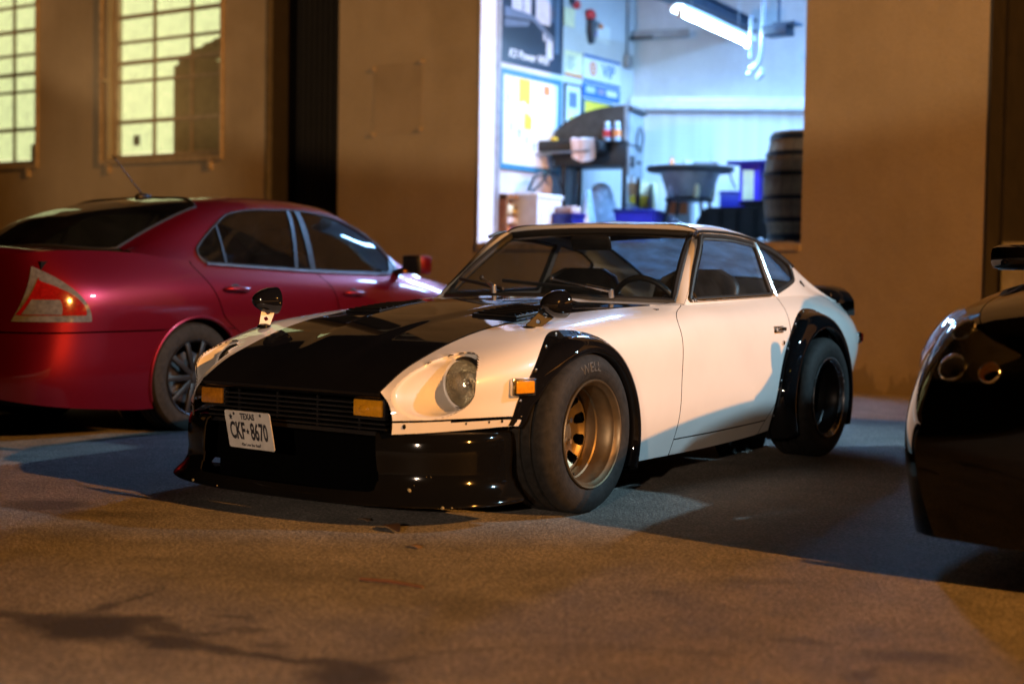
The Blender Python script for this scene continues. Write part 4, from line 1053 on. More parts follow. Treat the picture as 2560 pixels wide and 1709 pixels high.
for xs_ in (-.33, .35):
    st = MB()
    st.box((xs_-.24, 1.22, .22), (xs_+.24, 1.74, .40), 0, .06)
    seat = st.build('seat', M['vinyl'], zc)
    P = []
    for k in range(15):
        s_ = k/14; z = .34+.60*s_; w_ = .245-.05*max(0, s_-.55)-.11*max(0, (s_-.86)/.14)**2; yb = 1.66+.20*s_
        P.append([(xs_+w_*math.copysign(abs(math.cos(a))**.6, math.cos(a)), yb+.07*(1-.4*s_)*math.copysign(abs(math.sin(a))**.6, math.sin(a))-(.02 if abs(math.cos(a)) > .8 else 0), z+(.03*math.sin(PI*s_) if 0 else 0)) for a in np.linspace(0, 2*PI, 25)])
    bk = MB().grid(np.array(P)); bk.add([P[-1][i] for i in range(24)], [tuple(range(24))]); bk.build('seat_back', M['vinyl'], seat, smooth=60)
sw_c = Vector((.35, 1.30, .735)); sw_n = Vector((0, .92, .40)).normalized()
e1 = Vector((1, 0, 0)); e2 = sw_n.cross(e1)
sw = MB().tube([sw_c+(e1*math.cos(a)+e2*math.sin(a))*.17 for a in np.linspace(0, 2*PI, 40, endpoint=False)], .014, 10, closed=True).build('steering_wheel', M['vinyl'], zc)
sp_ = MB()
for a in (math.radians(90), math.radians(210), math.radians(330)): sp_.beam(sw_c, sw_c+(e1*math.cos(a)+e2*math.sin(a))*.165, .03, .006, sw_n)
sp_.build('wheel_spokes', M['steel'], sw, smooth=0)
MB().lathe([(-.02, .045), (.02, .04), (.03, .001)], 20, 'z').xf(Matrix.Translation(sw_c) @ sw_n.to_track_quat('Z', 'Y').to_matrix().to_4x4()).build('horn_pad', M['redvinyl'], sw)
MB().tube([sw_c, (.35, .98, .62)], .025, 10).build('steering_column', M['vinyl'], sw)
MB().obox((0.02, 1.335, 1.055), (.11, 0, 0), (0, .006, .004), (0, -.01, .032), 0, .01).build('rear_view_mirror', M['vinyl'], zc)
# headlining keeps the cabin dark under the roof
hl = []
for i in range(15):
    u = -1+2*i/14; hl.append([(u*.50, y, g_zx(u*.5, y)-.035) for y in np.linspace(1.46, 2.13, 8)])
MB().grid(np.array(hl)).build('headlining', M['carpet'], zc)
# ================================================================ the red sedan
XR = -3.48
rc = thing('sedan', 'dark red four door sedan parked nose in, with triangular tail lamp and roof aerial', 'car', (XR, 0, 0))
r0 = [(.13,.45,.20),(.16,.60,.185),(.22,.70,.172),(.32,.775,.155),(.45,.82,.14),(.6,.84,.128),(.86,.85,.11),(1.2,.85,.11),(1.7,.85,.11),(3.5,.85,.11),(4.2,.84,.11),(4.5,.78,.13),(4.7,.66,.15),(4.82,.45,.17)]
r1 = [(.12,.45,.305),(.15,.615,.305),(.21,.725,.305),(.31,.80,.303),(.45,.845,.300),(.6,.863,.297),(.86,.872,.29),(1.2,.873,.28),(1.7,.873,.27),(3.5,.873,.27),(4.2,.862,.28),(4.5,.80,.30),(4.7,.67,.31),(4.82,.46,.31)]
r2 = [(.145,.45,.55),(.17,.60,.55),(.225,.705,.55),(.31,.79,.55),(.44,.845,.552),(.6,.867,.554),(.86,.878,.555),(1.2,.882,.556),(1.7,.884,.55),(2.4,.885,.54),(3.5,.884,.53),(4.2,.866,.50),(4.5,.80,.48),(4.7,.67,.46),(4.80,.46,.44)]
r3 = [(.165,.44,.80),(.19,.575,.80),(.24,.675,.80),(.32,.755,.80),(.44,.81,.80),(.6,.838,.80),(.86,.855,.80),(1.2,.868,.80),(1.7,.876,.795),(2.4,.878,.785),(3.2,.874,.765),(3.5,.868,.745),(4.0,.84,.69),(4.4,.78,.61),(4.65,.64,.54),(4.78,.45,.50)]
r4 = [(.18,.42,.955),(.21,.535,.965),(.26,.615,.975),(.34,.665,.985),(.46,.700,.992),(.65,.725,.995),(.86,.755,.990),(1.1,.785,.965),(1.4,.80,.940),(1.8,.808,.922),(2.4,.812,.902),(3.1,.800,.888),(3.45,.775,.872),(3.8,.735,.825),(4.2,.66,.735),(4.5,.56,.655),(4.7,.47,.585),(4.77,.38,.545)]
RS = Skin([r0, r1, r2, r3, r4], [0, .22, .52, .80, 1.0], .03)
RA, FA = (1.262, .272), (3.92, .272)
tsr = np.linspace(0, 1, 44)
rdR = Curve([(.10,1.63),(.50,1.62),(.56,1.545),(.625,1.465),(.72,1.42),(.80,1.375),(.88,1.31),(.937,1.268),(1.0,1.262)], .008)
rdB = Curve([(.10,2.50),(.5,2.488),(.64,2.478),(.727,2.462),(.812,2.418),(.909,2.320),(1.0,2.28)], .008)
rdF = Curve([(.10,3.44),(.4,3.45),(.69,3.54),(.79,3.50),(.86,3.44),(.95,3.38)], .01)
def red_patch(y0, y1, nu, name, hole=None, t0=0, t1=1, **kw):
    out = []
    for side in (1, -1):
        mb = MB().grid(RS.patch(y0, y1, t0, t1, 0, 0, np.linspace(0, 1, nu), np.linspace(t0, t1, int(44*(t1-t0))+4)))
        for c, R_ in (hole or []): mb = cut(mb, (1, 2), circ(c, R_), csnap(c, R_))
        mb = mb if side > 0 else mb.mirx()
        out.append(mb.build(name, M['red'], rc, smooth=50, solid=.01, **kw))
    return out
G3 = .004
# bumper below its seam, quarter above it
SEAMZ = .554
tq = float(np.mean([RS.t_of(y, SEAMZ) for y in (.5, .8, 1.0)]))
lw_ = red_patch(.128, 1.0, 70, 'rear_bumper', [(RA, .352)], 0, tq-.006)
up_ = red_patch(.17, lambda z: rdR(z)-G3, 90, 'rear_quarter', [(RA, .352)], tq+.004, 1)
low2 = red_patch(1.0, lambda z: rdR(z)-G3, 40, 'quarter_flank', [(RA, .352)], 0, tq-.0005)
drs = red_patch(lambda z: rdR(z)+G3, lambda z: rdB(z)-G3, 50, 'rear_door', [(RA, .352)], .08, 1)
dfs = red_patch(lambda z: rdB(z)+G3, lambda z: rdF(z)-G3, 50, 'front_door', None, .08, 1)
red_patch(1.63, 3.50, 20, 'sill', [(RA, .352)], 0, .072)
red_patch(lambda z: rdF(z)+G3, 4.78, 90, 'front_wing', [(FA, .352)])
# greenhouse
h0 = [(y, x, z) for y, x, z in r4 if .8 < y < 3.9]
h1 = [(.86,.705,1.003),(1.1,.715,1.045),(1.4,.722,1.085),(1.8,.732,1.105),(2.3,.735,1.108),(2.75,.732,1.095),(3.1,.715,1.055),(3.45,.71,.96),(3.8,.70,.86)]
h2 = [(.86,.640,1.012),(1.05,.618,1.100),(1.3,.600,1.205),(1.5,.590,1.275),(1.7,.582,1.312),(2.0,.578,1.334),(2.3,.577,1.334),(2.6,.577,1.315),(2.75,.580,1.292),(3.1,.62,1.16),(3.45,.66,.98),(3.8,.67,.87)]
h3 = [(.86,.33,1.155),(1.05,.33,1.222),(1.3,.31,1.290),(1.5,.31,1.330),(1.7,.31,1.350),(2.0,.31,1.362),(2.3,.31,1.362),(2.6,.31,1.345),(2.75,.31,1.325),(3.1,.33,1.21),(3.8,.35,.92)]
h4 = [(.86,0,1.195),(1.05,0,1.252),(1.3,0,1.308),(1.5,0,1.338),(1.7,0,1.357),(2.0,0,1.370),(2.3,0,1.370),(2.6,0,1.353),(2.75,0,1.335),(3.1,0,1.22),(3.8,0,.93)]
RG = Skin([h0, h1, h2, h3, h4], [0, .25, .5, .76, 1.0], .03)
def r_front(t): return np.where(t <= .5, 3.50-.75*np.minimum(t, .5)/.5, 2.75-.02*np.sin((np.clip(t, .5, 1)-.5)*PI))
def r_rear(t): return np.where(t <= .5, .87+.0*t, .87+.80*np.clip((t-.5)/.02, 0, 1))
U, T = np.meshgrid(np.linspace(0, 1, 150), np.linspace(0, .5, 34), indexing='ij')
P = RG.P(.875+(r_front(T)-.875)*U, T)
side_ = MB().grid(P)
RWIN = dense(round_poly([(1.375, .942), (2.32, .908), (3.06, .897), (3.20, .93), (3.125, 1.055), (2.96, 1.168), (2.70, 1.268), (2.34, 1.297), (1.92, 1.280), (1.69, 1.246), (1.50, 1.130), (1.345, 1.015)], [.05, .02, .04, .05, .1, .1, .1, .1, .1, .08, .06, .05], 4))
side_ = cut(side_, (1, 2), lambda a, b: in_poly(a, b, RWIN), lambda a, b: near_poly(a, b, RWIN))
U, T = np.meshgrid(np.linspace(0, 1, 60), np.linspace(.5, 1, 30), indexing='ij')
yb_ = 1.50+.14*np.sin((T-.5)*PI)
P = RG.P(yb_+(r_front(T)-yb_)*U, T); top_ = MB().grid(P)
cab = MB()
for m_ in (side_, side_.mirx(), top_, top_.mirx()): cab.join(m_)
cabo = cab.build('cabin_shell', M['red'], rc, smooth=50, solid=.008)
def rg_x(y, z):
    tt = np.linspace(0, .5, 100); p = RG.P(np.full(100, y), tt); return float(np.interp(z, np.maximum.accumulate(p[:, 2]), p[:, 0]))
M['bluetint'] = glass('side_glass_tinted', (.13, .17, .18), dirt=.02)
for side in (1, -1):
    gl = flat_poly(RWIN, lambda y, z: (side*(rg_x(y, z)-.004), y, z), n=6).build('side_window', M['bluetint'], rc)
    MB().tube([(side*(rg_x(y, z)+.0), y, z) for y, z in RWIN], .009, 8, closed=True).build('window_seal', M['rubber'], gl)
    bot = sorted([p for p in RWIN if p[1] < .948 and p[0] < 3.1]); bot = [(side*(rg_x(y, z-.004)+.008), y, z-.008) for y, z in bot]
    MB().tube(bot, .008, 8).build('belt_trim', M['steel'], gl)
    for (ya, za, yb, zb, w_) in ((2.155, .915, 2.262, 1.292, .03), (2.31, .905, 2.345, 1.292, .05), (1.555, .93, 1.575, 1.18, .018)):
        pts = [(side*(rg_x(ya+(yb-ya)*q, za+(zb-za)*q)+.003), ya+(yb-ya)*q, za+(zb-za)*q) for q in np.linspace(0, 1, 8)]
        pm = MB()
        for a, b in zip(pts, pts[1:]): pm.beam(a, b, w_, .006, (1, 0, .3))
        pm.build('window_post', M['trimblk'], gl, smooth=0)
# rear screen, windscreen
U, T = np.meshgrid(np.linspace(0, 1, 24), np.linspace(.505, 1, 16), indexing='ij')
y0_ = .865-.30*np.sin((T-.5)*PI); y1_ = 1.50+.14*np.sin((T-.5)*PI)
P = RG.P(np.clip(y0_+(y1_-y0_)*U, .86, 3), T)
# below the last station the glass runs straight down to the deck
for i in range(P.shape[0]):
    for j in range(P.shape[1]):
        y = y0_[i, j]+(y1_[i, j]-y0_[i, j])*U[i, j]
        if y < .86:
            k = (.86-y); P[i, j] = (P[i, j][0]*(1+.05*k), y, P[i, j][2]-k*.62)
rs_ = MB().grid(P); fl_ = MB(); fl_.join(rs_); fl_.join(rs_.mirx())
rso = fl_.build('rear_screen', M['tint'], rc, smooth=60)
edge = [tuple(P[0, j]) for j in range(P.shape[1]-1, -1, -1)]+[tuple(P[i, 0]) for i in range(1, P.shape[0])]+[tuple(P[-1, j]) for j in range(1, P.shape[1])]
MB().tube(edge+[(-x, y, z) for x, y, z in edge[::-1]][1:-1], .010, 8, closed=True).build('screen_seal', M['rubber'], rso)
def rws(u, s):
    b = Vector((.69*u, 3.72-.26*u*u, .905-.02*u*u)); tp = Vector((.572*u, 2.752+.0*u*u-.012*u*u, 1.332-.040*u*u)); return b.lerp(tp, s)+Vector((0, .02, .03))*(4*s*(1-s))*.6
MB().grid(np.array([[tuple(rws(-1+2*i/24, k/10)) for k in range(11)] for i in range(25)])).build('windscreen', M['tint'], rc)
for side in (1, -1):
    rows = [[tuple(rws(1, k/16)), tuple(Vector(RG.P(3.50-.75*k/16, .5*k/16))+Vector((.002, .004, 0)))] for k in range(17)]
    a_ = MB().grid(np.array(rows)); a_ = a_ if side > 0 else a_.mirx(); a_.build('screen_pillar', M['red'], rc, smooth=60, solid=.01)
# boot lid with a lip spoiler, tail face
rows = []
for i in range(41):
    u = -1+2*i/40; row = []
    for k in range(20):
        q = k/19; y = .185+(.87-.185)*q; xe = RS.P(y, 1)[0]; ze = RS.P(y, 1)[2]
        yy = y-.06*(1-u*u)*(1-q)-.28*(1-u*u)*q*q; cr = .022*(1-u*u)+.02*math.exp(-((q-.12)/.12)**2)*(1-abs(u)**6)
        row.append((u*(xe-.003), yy, ze+cr))
    rows.append(row)
bl_ = MB().grid(np.array(rows)).build('boot_lid', M['red'], rc, smooth=50, solid=.006)
def tail(t0, t1, n=14):
    rows = []
    for i in range(41):
        u = -1+2*i/40; row = []
        for k in range(n):
            t_ = t0+(t1-t0)*k/(n-1); yk = .17 if t_ > tq else .128; p = RS.P(max(yk, .13), t_); row.append((u*p[0], p[1]-.055*(1-u*u), p[2]))
        rows.append(row)
    return MB().grid(np.array(rows))
tail(tq+.004, 1).build('tail_panel', M['red'], rc, smooth=50, solid=.006)
tail(0, tq-.006).build('bumper_face', M['red'], rc, smooth=50, solid=.006)
MB().box((-.26, .09, .78), (.26, .112, .815), 0, .008).build('tail_trim', M['chrome'], rc)
# bonnet
rows = []
for i in range(33):
    u = -1+2*i/32; rows.append([(u*(RS.P(y, 1)[0]-.003), y+(.22*(1-u*u) if q == 0 else .22*(1-u*u)*(1-q)), RS.P(y, 1)[2]+.05*(1-u*u)*(1-q*.5)) for q, y in [(k/20, 3.46+(4.765-3.46)*k/20) for k in range(21)]])
MB().grid(np.array(rows)).build('bonnet', M['red'], rc, smooth=50, solid=.006)
nose = [[(u*RS.P(4.765, t_)[0], 4.765+.06*(1-u*u), RS.P(4.765, t_)[2]) for t_ in np.linspace(0, 1, 10)] for u in np.linspace(-1, 1, 25)]
MB().grid(np.array(nose)).build('front_face', M['red'], rc, smooth=50, solid=.006)
# tail lamps: three sided, wrapped round the corner
LZ = np.linspace(0, 1, 22)
def lamp_patch(inset, off, y_lo=None, z_lo=.608, z_hi=.902, lim=None):
    rows = []
    for q in LZ:
        z = z_lo+inset*.035+(z_hi-inset*.06-z_lo-inset*.035)*q
        yl = .188+.082*q+inset*.012; yr = .188+.082*q+(.507-.188)*(1-q**2.1)*(1-.18*q)-inset*.030*(1-.3*q)
        yr = max(yr, yl+.004)
        if lim: yl, yr = lim(yl, yr, q)
        row = []
        for s_ in np.linspace(0, 1, 14):
            y = yl+(yr-yl)*s_; t_ = RS.t_of(y, z); p = Vector(RS.P(y, t_)); d = Vector(RS.P(y+.01, t_))-Vector(RS.P(y-.01, t_)); n_ = Vector((d.y, -d.x, 0)).normalized()
            row.append(tuple(p+n_*off))
        rows.append(row)
    return MB().grid(np.array(rows))
for side in (1, -1):
    mk = lambda m_: m_ if side > 0 else m_.mirx()
    tl_ = mk(lamp_patch(0, .005)).build('tail_lamp', M['clearlens'], rc, smooth=60, solid=.01)
    mk(lamp_patch(1, .0085, lim=lambda a, b, q: (a, b))).build('red_lens', M['redlens'], tl_, smooth=60)
    LZs = LZ; LZ = np.linspace(.02, .42, 12)
    mk(lamp_patch(1, .011, lim=lambda a, b, q: (a+.012, a+.012+(b-a)*.50))).build('reverse_lens', M['clearlens'], tl_, smooth=60)
    LZ = np.linspace(.50, .70, 8)
    mk(lamp_patch(1, .0105, lim=lambda a, b, q: (a+(b-a)*.18, a+(b-a)*.75))).build('brake_lens', M['redlens'], tl_, smooth=60)
    LZ = LZs
# door handles in their dished pockets
for side in (1, -1):
    for (y, z, par) in ((1.56, .782, drs[0] if side > 0 else drs[1]), (2.625, .758, dfs[0] if side > 0 else dfs[1])):
        x = RS.x_at(y, z)
        pk = MB().sphere((side*(x-.002), y+.0, z), .045, (.10, 1.0, .85), 18).build('handle_pocket', M['trimblk'], par)
        hb = MB().tube([(side*(x+.006), y-.095, z+.006), (side*(x+.030), y-.07, z+.008), (side*(x+.036), y, z+.008), (side*(x+.032), y+.075, z+.004), (side*(x+.006), y+.10, z+.002)], [.012, .015, .015, .015, .011], 10)
        hb.build('door_handle', M['red'], par)
# mirrors
for side in (1, -1):
    b = Vector((side*.80, 3.20, .945))
    mo = MB().box((.80, 3.05, .890) if 0 else (-.09, -.05, -.065), (.09, .075, .07), 0, .03).xf(Matrix.Translation((side*.945, 3.215, .960)) @ Matrix.Rotation(side*-.12, 4, 'Z')).build('door_mirror', M['red'], rc)
    MB().box((-.088, -.058, -.063), (.088, -.035, .066), 0, .012).xf(Matrix.Translation((side*.945, 3.215, .960)) @ Matrix.Rotation(side*-.12, 4, 'Z')).build('mirror_housing', M['trimblk'], mo)
    MB().box((-.074, -.0605, -.052), (.070, -.0565, .052)).xf(Matrix.Translation((side*.945, 3.215, .960)) @ Matrix.Rotation(side*-.12, 4, 'Z')).build('mirror_glass', M['mirrorface'], mo, smooth=0)
    MB().beam((side*.77, 3.19, .90), (side*.90, 3.21, .935), .07, .04, bev=.012).build('mirror_arm', M['trimblk'], mo)
    tri = [(3.10, .90), (3.235, .90), (3.165, 1.02)]
    MB().add([(side*(rg_x(y, z)+.006), y, z) for y, z in tri], [(0, 1, 2)]).build('mirror_sail', M['trimblk'], mo, smooth=0)
    MB().sphere((side*.885, 3.155, .915), .009, n=8).build('mirror_lamp', M['amber'], mo)
# roof aerial
ae = MB().sphere((0, 1.61, 1.355), .035, (.9, 1.9, .75), 14).build('aerial_base', M['trimblk'], rc)
MB().tube([(0, 1.60, 1.375), (0, 1.36, 1.60)], [.0045, .0022], 6).build('aerial_rod', M['rubber'], ae)
# wheels: dark five twin spoke
def sedan_wheel(parent, loc, flip, R0=.322, RR=.222, spokes=10, mat=None):
    Mx = Matrix.Translation(Vector(loc)) @ (Matrix.Rotation(PI, 4, 'Z') if flip else Matrix())
    hub = MB().lathe([(-.05, .0445), (-.012, .045), (.0, .035), (.003, .001)], 24, 'x')
    for k in range(spokes):
        a = 2*PI*k/spokes; ca, sa = math.cos(a), math.sin(a)
        hub.beam((-.018, .03*ca, .03*sa), (-.012, (RR-.006)*ca, (RR-.006)*sa), .034, .026, (1, 0, 0), 0, .006)
    w_ = hub.xf(Mx).build('wheel', mat or M['alloydk'], parent)
    MB().lathe([(.002, RR+.003), (.006, RR), (.0, RR-.010), (-.012, RR-.014), (-.20, RR-.012)], 60, 'x').xf(Mx).build('rim', mat or M['alloydk'], w_)
    tp = [(-.205, RR), (-.21, .26), (-.20, R0-.014), (-.182, R0-.001)]
    for x in (-.15, -.105, -.06): tp += [(x-.006, R0), (x-.005, R0-.008), (x+.005, R0-.008), (x+.006, R0)]
    tp += [(-.026, R0-.001), (-.008, R0-.014), (.004, R0-.05), (.004, RR+.02), (-.003, RR+.002)]
    MB().lathe(tp, 72, 'x').xf(Mx).build('tyre', M['tyre'], w_, smooth=35)
    MB().lathe([(-.07, .001), (-.07, .15), (-.08, .15)], 28, 'x').xf(Mx).build('brake_disc', M['steel'], w_)
for side in (1, -1):
    for (y, z) in (RA, FA):
        sedan_wheel(rc, (side*.862, y, z), side < 0, mat=M['trimblk'])
        a_ = MB().lathe([(0, .350), (.34, .350)], 32, 'x', (.52, y, z), a0=math.radians(-30), a1=math.radians(210)); a_.lathe([(0, .02), (0, .35)], 32, 'x', (.52, y, z))
        a_ = a_ if side > 0 else a_.mirx(); a_.build('inner_arch', M['dark'], rc, recalc=False)
        lip = MB().tube([(side*(RS.x_at(y+.354*math.cos(a), max(z+.354*math.sin(a), RS.P(y+.354*math.cos(a), 0)[2]))+.001), y+.354*math.cos(a), z+.354*math.sin(a)) for a in np.linspace(math.radians(-20), math.radians(200), 50)], .010, 8).build('arch_lip', M['red'], rc)
MB().box((-.60, .32, .14), (.60, .9, .30)).box((-.5, .9, .12), (.5, 4.7, .32)).box((-.78, 1.70, .13), (.78, 3.45, .24)).box((-.70, .30, .4), (.70, .88, .93)).box((-.60, 3.75, .3), (.60, 4.65, .55)).build('floor_pan', M['dark'], rc, smooth=0)
sh = MB()
for x in (-.36, .36):
    sh.box((x-.24, 2.55, .35), (x+.24, 3.05, .55), 0, .06).box((x-.24, 2.38, .5), (x+.24, 2.56, 1.03), 0, .07).box((x-.13, 2.36, 1.06), (x+.13, 2.46, 1.20), 0, .04)
sh.box((-.66, 1.42, .5), (.66, 1.60, 1.0), 0, .07).box((-.66, 1.6, .35), (.66, 2.1, .55), 0, .06)
sh.build('seats', M['vinyl'], rc)
MB().box((-.72, 3.2, .6), (.72, 3.5, .87), 0, .05).build('dashboard', M['vinyl'], rc)
MB().box((-.66, .9, .93), (.66, 1.42, .955)).build('parcel_shelf', M['carpet'], rc, smooth=0)
# ================================================================ the black car at the right edge
XB = 2.95
kc = thing('hatchback', 'black rounded car at the right edge with twin round lamps and amber indicator', 'car', (XB, -.1, 0))
k0 = [(-.30,.40,.13),(-.24,.63,.12),(-.14,.76,.115),(0,.82,.11),(.2,.845,.11),(.5,.85,.11),(2.9,.85,.11),(3.6,.80,.18),(3.8,.62,.22)]
k1 = [(-.33,.42,.36),(-.27,.66,.36),(-.17,.79,.36),(-.02,.85,.36),(.2,.875,.36),(.5,.878,.36),(2.9,.875,.36),(3.65,.83,.36),(3.85,.64,.38)]
k2 = [(-.31,.41,.50),(-.25,.64,.505),(-.15,.775,.51),(-.02,.842,.515),(.2,.878,.52),(.5,.885,.53),(1.2,.888,.55),(2.9,.888,.56),(3.65,.83,.56),(3.82,.63,.56)]
k3 = [(-.26,.38,.60),(-.20,.58,.63),(-.10,.705,.665),(.05,.775,.71),(.25,.815,.755),(.5,.838,.79),(.9,.858,.82),(1.5,.868,.835),(2.9,.868,.84),(3.6,.80,.86),(3.8,.60,.86)]
k4 = [(-.20,.34,.665),(-.14,.52,.705),(-.03,.62,.755),(.12,.67,.80),(.32,.695,.835),(.6,.71,.865),(.9,.735,.895),(1.3,.765,.915),(1.8,.775,.925),(2.9,.775,.945),(3.5,.72,.97),(3.75,.55,.97)]
KS = Skin([k0, k1, k2, k3, k4], [0, .25, .48, .78, 1.0], .03)
KF, KR = (.92, .31), (3.18, .31)
for side in (1, -1):
    for nm, a, b, n_ in (('front_wing', -.20, 1.34, 90), ('door', 1.346, 2.40, 40), ('rear_quarter', 2.406, 3.75, 60)):
        mb = MB().grid(KS.patch(a, b, 0, 1, n_, 44))
        for c in (KF, KR): mb = cut(mb, (1, 2), circ(c, .355), csnap(c, .355))
        mb = mb if side > 0 else mb.mirx(); mb.build(nm, M['black2'], kc, smooth=50, solid=.008)
# bonnet and nose as one sweep across
rows = [[(u*(KS.P(y, 1)[0]-.003), y-.10*(1-u*u)*(1-q), KS.P(y, 1)[2]+(.075+.085*q)*(1-u*u)*min(1, .4+q)) for q, y in [(k/24, -.19+(1.2+.19)*k/24) for k in range(25)]] for u in np.linspace(-1, 1, 37)]
MB().grid(np.array(rows)).build('bonnet', M['black2'], kc, smooth=50, solid=.006)
rows = [[(u*KS.P(-.20, t_)[0], -.20-.10*(1-u*u), KS.P(-.20, t_)[2]) for t_ in np.linspace(0, 1, 24)] for u in np.linspace(-1, 1, 37)]
MB().grid(np.array(rows)).build('front_bumper', M['black2'], kc, smooth=50, solid=.006)
MB().box((-.40, -.335, .22), (.40, -.29, .34), 0, .02).build('lower_grille', M['dark'], kc)
MB().tube([(math.sin(a)*.88 if 0 else KS.P(y, .27)[0]+.004, y, KS.P(y, .27)[2]) for a, y in [(0, yy) for yy in np.linspace(-.19, .20, 14)]], .008, 6).build('bumper_strip', M['trimblk'], kc)
rows = [[(u*KS.P(3.75, t_)[0], 3.75+.10*(1-u*u), KS.P(3.75, t_)[2]) for t_ in np.linspace(0, 1, 12)] for u in np.linspace(-1, 1, 21)]
MB().grid(np.array(rows)).build('tail_panel', M['black2'], kc, smooth=50, solid=.006)
# cabin
q0 = [(y, x, z) for y, x, z in k4 if y > .85]
q1 = [(.9,.70,.90),(1.3,.72,1.0),(1.7,.72,1.20),(2.2,.715,1.27),(2.9,.71,1.27),(3.4,.67,1.15),(3.75,.53,.99)]
q2 = [(.9,.66,.905),(1.3,.66,1.05),(1.7,.62,1.30),(2.1,.60,1.46),(2.5,.60,1.50),(3.0,.59,1.47),(3.4,.57,1.36),(3.75,.50,1.0)]
q4 = [(.9,0,.97),(1.2,0,1.07),(1.7,0,1.36),(2.1,0,1.51),(2.5,0,1.545),(3.0,0,1.52),(3.4,0,1.42),(3.75,0,1.03)]
KG = Skin([q0, q1, q2, q4], [0, .28, .55, 1.0], .04)
U, T = np.meshgrid(np.linspace(0, 1, 90), np.linspace(0, 1, 50), indexing='ij')
yf_ = np.where(T < .55, 1.36+.72*T/.55, 2.08)
cb = MB().grid(KG.P(yf_+(3.74-yf_)*U, T))
KW = dense(round_poly([(1.52, .955), (2.9, .965), (3.28, 1.05), (3.1, 1.36), (2.5, 1.44), (2.12, 1.40), (1.72, 1.22)], .06, 4))
cb = cut(cb, (1, 2), lambda a, b: in_poly(a, b, KW), lambda a, b: near_poly(a, b, KW), lambda c: c.x > .5)
cc = MB(); cc.join(cb); cc.join(cb.mirx()); cc.build('cabin_shell', M['black2'], kc, smooth=50, solid=.008)
def kg_x(y, z):
    tt = np.linspace(0, .55, 80); p = KG.P(np.full(80, y), tt); return float(np.interp(z, np.maximum.accumulate(p[:, 2]), p[:, 0]))
for side in (1, -1): flat_poly(KW, lambda y, z: (side*(kg_x(y, z)-.004), y, z), n=5).build('side_window', M['tint'], kc)
def kws(u, s):
    b = Vector((.70*u, 1.17+.22*u*u, 1.07-.12*u*u)); tp = Vector((.592*u, 2.08, 1.505-.065*u*u)); return b.lerp(tp, s)+Vector((0, -.03, .03))*(4*s*(1-s))*.6
MB().grid(np.array([[tuple(kws(-1+2*i/24, k/10)) for k in range(11)] for i in range(25)])).build('windscreen', M['tint'], kc)
for side in (1, -1):
    rows = [[tuple(kws(1, k/16)), tuple(Vector(KG.P(1.36+.72*k/16, .55*k/16))+Vector((.002, 0, 0)))] for k in range(17)]
    a_ = MB().grid(np.array(rows)); a_ = a_ if side > 0 else a_.mirx(); a_.build('screen_pillar', M['black2'], kc, smooth=60, solid=.01)
rows = [[tuple(kws(u, 0)), (u*KS.P(1.3, 1)[0], 1.2+.18*u*u-.0, KS.P(1.2, 1)[2]+.155*(1-u*u))] for u in np.linspace(-1, 1, 25)]
MB().grid(np.array(rows)).build('cowl', M['trimblk'], kc)
MB().box((-.8, .25, .16), (.8, 3.6, .24)).box((-.55, -.12, .2), (.55, 1.2, .6)).build('floor_pan', M['dark'], kc, smooth=0)
sb = MB()
for x in (-.36, .36): sb.box((x-.24, 1.95, .3), (x+.24, 2.45, .5), 0, .06).box((x-.24, 2.4, .45), (x+.24, 2.6, 1.1), 0, .07)
sb.build('seats', M['vinyl'], kc)
for side in (1, -1):
    for (y, z) in (KF, KR):
        sedan_wheel(kc, (side*.868, y, z), side < 0, R0=.32, RR=.215, spokes=7)
        a_ = MB().lathe([(0, .353), (.34, .353)], 32, 'x', (.52, y, z), a0=math.radians(-30), a1=math.radians(210)); a_.lathe([(0, .02), (0, .353)], 32, 'x', (.52, y, z)); a_ = a_ if side > 0 else a_.mirx(); a_.build('inner_arch', M['dark'], kc, recalc=False)
    mx = MB().box((-.085, -.045, -.052), (.085, .06, .052), 0, .035).xf(Matrix.Translation((side*.985, 1.60, 1.0)) @ Matrix.Rotation(side*.15, 4, 'Z')).build('door_mirror', M['black2'], kc)
    MB().beam((side*.78, 1.62, .955), (side*.92, 1.61, .98), .06, .035, bev=.01).build('mirror_arm', M['trimblk'], mx)
    # lamp unit under one clear cover set on the wing corner
    def on_skin(y, z, off):
        t_ = KS.t_of(y, z); p = Vector(KS.P(y, t_)); a = Vector(KS.P(y+.01, t_))-Vector(KS.P(y-.01, t_)); b = Vector(KS.P(y, min(1, t_+.02)))-Vector(KS.P(y, max(0, t_-.02))); n_ = a.cross(b).normalized()
        if n_.x < 0: n_ = -n_
        q = p+n_*off; n_ = n_.copy(); q = q.copy()
        if side < 0: q.x = -q.x; n_.x = -n_.x
        return q, n_
    LAMP = dense(round_poly([(-.235, .575), (-.10, .60), (.10, .70), (.24, .765), (.20, .798), (.05, .772), (-.10, .722), (-.205, .655)], .04, 4), .03)
    cv = flat_poly(LAMP, lambda y, z: tuple(on_skin(y, z, .024)[0]), n=6).build('lamp_cover', M['lampglass'], kc)
    for (y, z, r_, mt) in ((-.02, .738, .038, M['reflector']), (-.165, .630, .046, M['reflector']), (-.213, .622, .034, M['amber'])):
        c, n_ = on_skin(y, z, .004)
        f_ = (n_+Vector((0, -.35, 0))).normalized()
        Mq = f_.to_track_quat('Z', 'Y').to_matrix().to_4x4(); Mq.translation = c
        lb = MB().lathe([(-.004, .002), (-.003, r_*.6), (.002, r_*.92), (.008, r_), (.010, r_*.9)], 28, 'z').xf(Mq).build('round_lamp', mt, cv)
        MB().lathe([(.004, r_*1.04), (.011, r_*1.0), (.013, r_*.93), (.008, r_*.86)], 28, 'z').xf(Mq).build('lamp_ring', M['chrome'], lb)
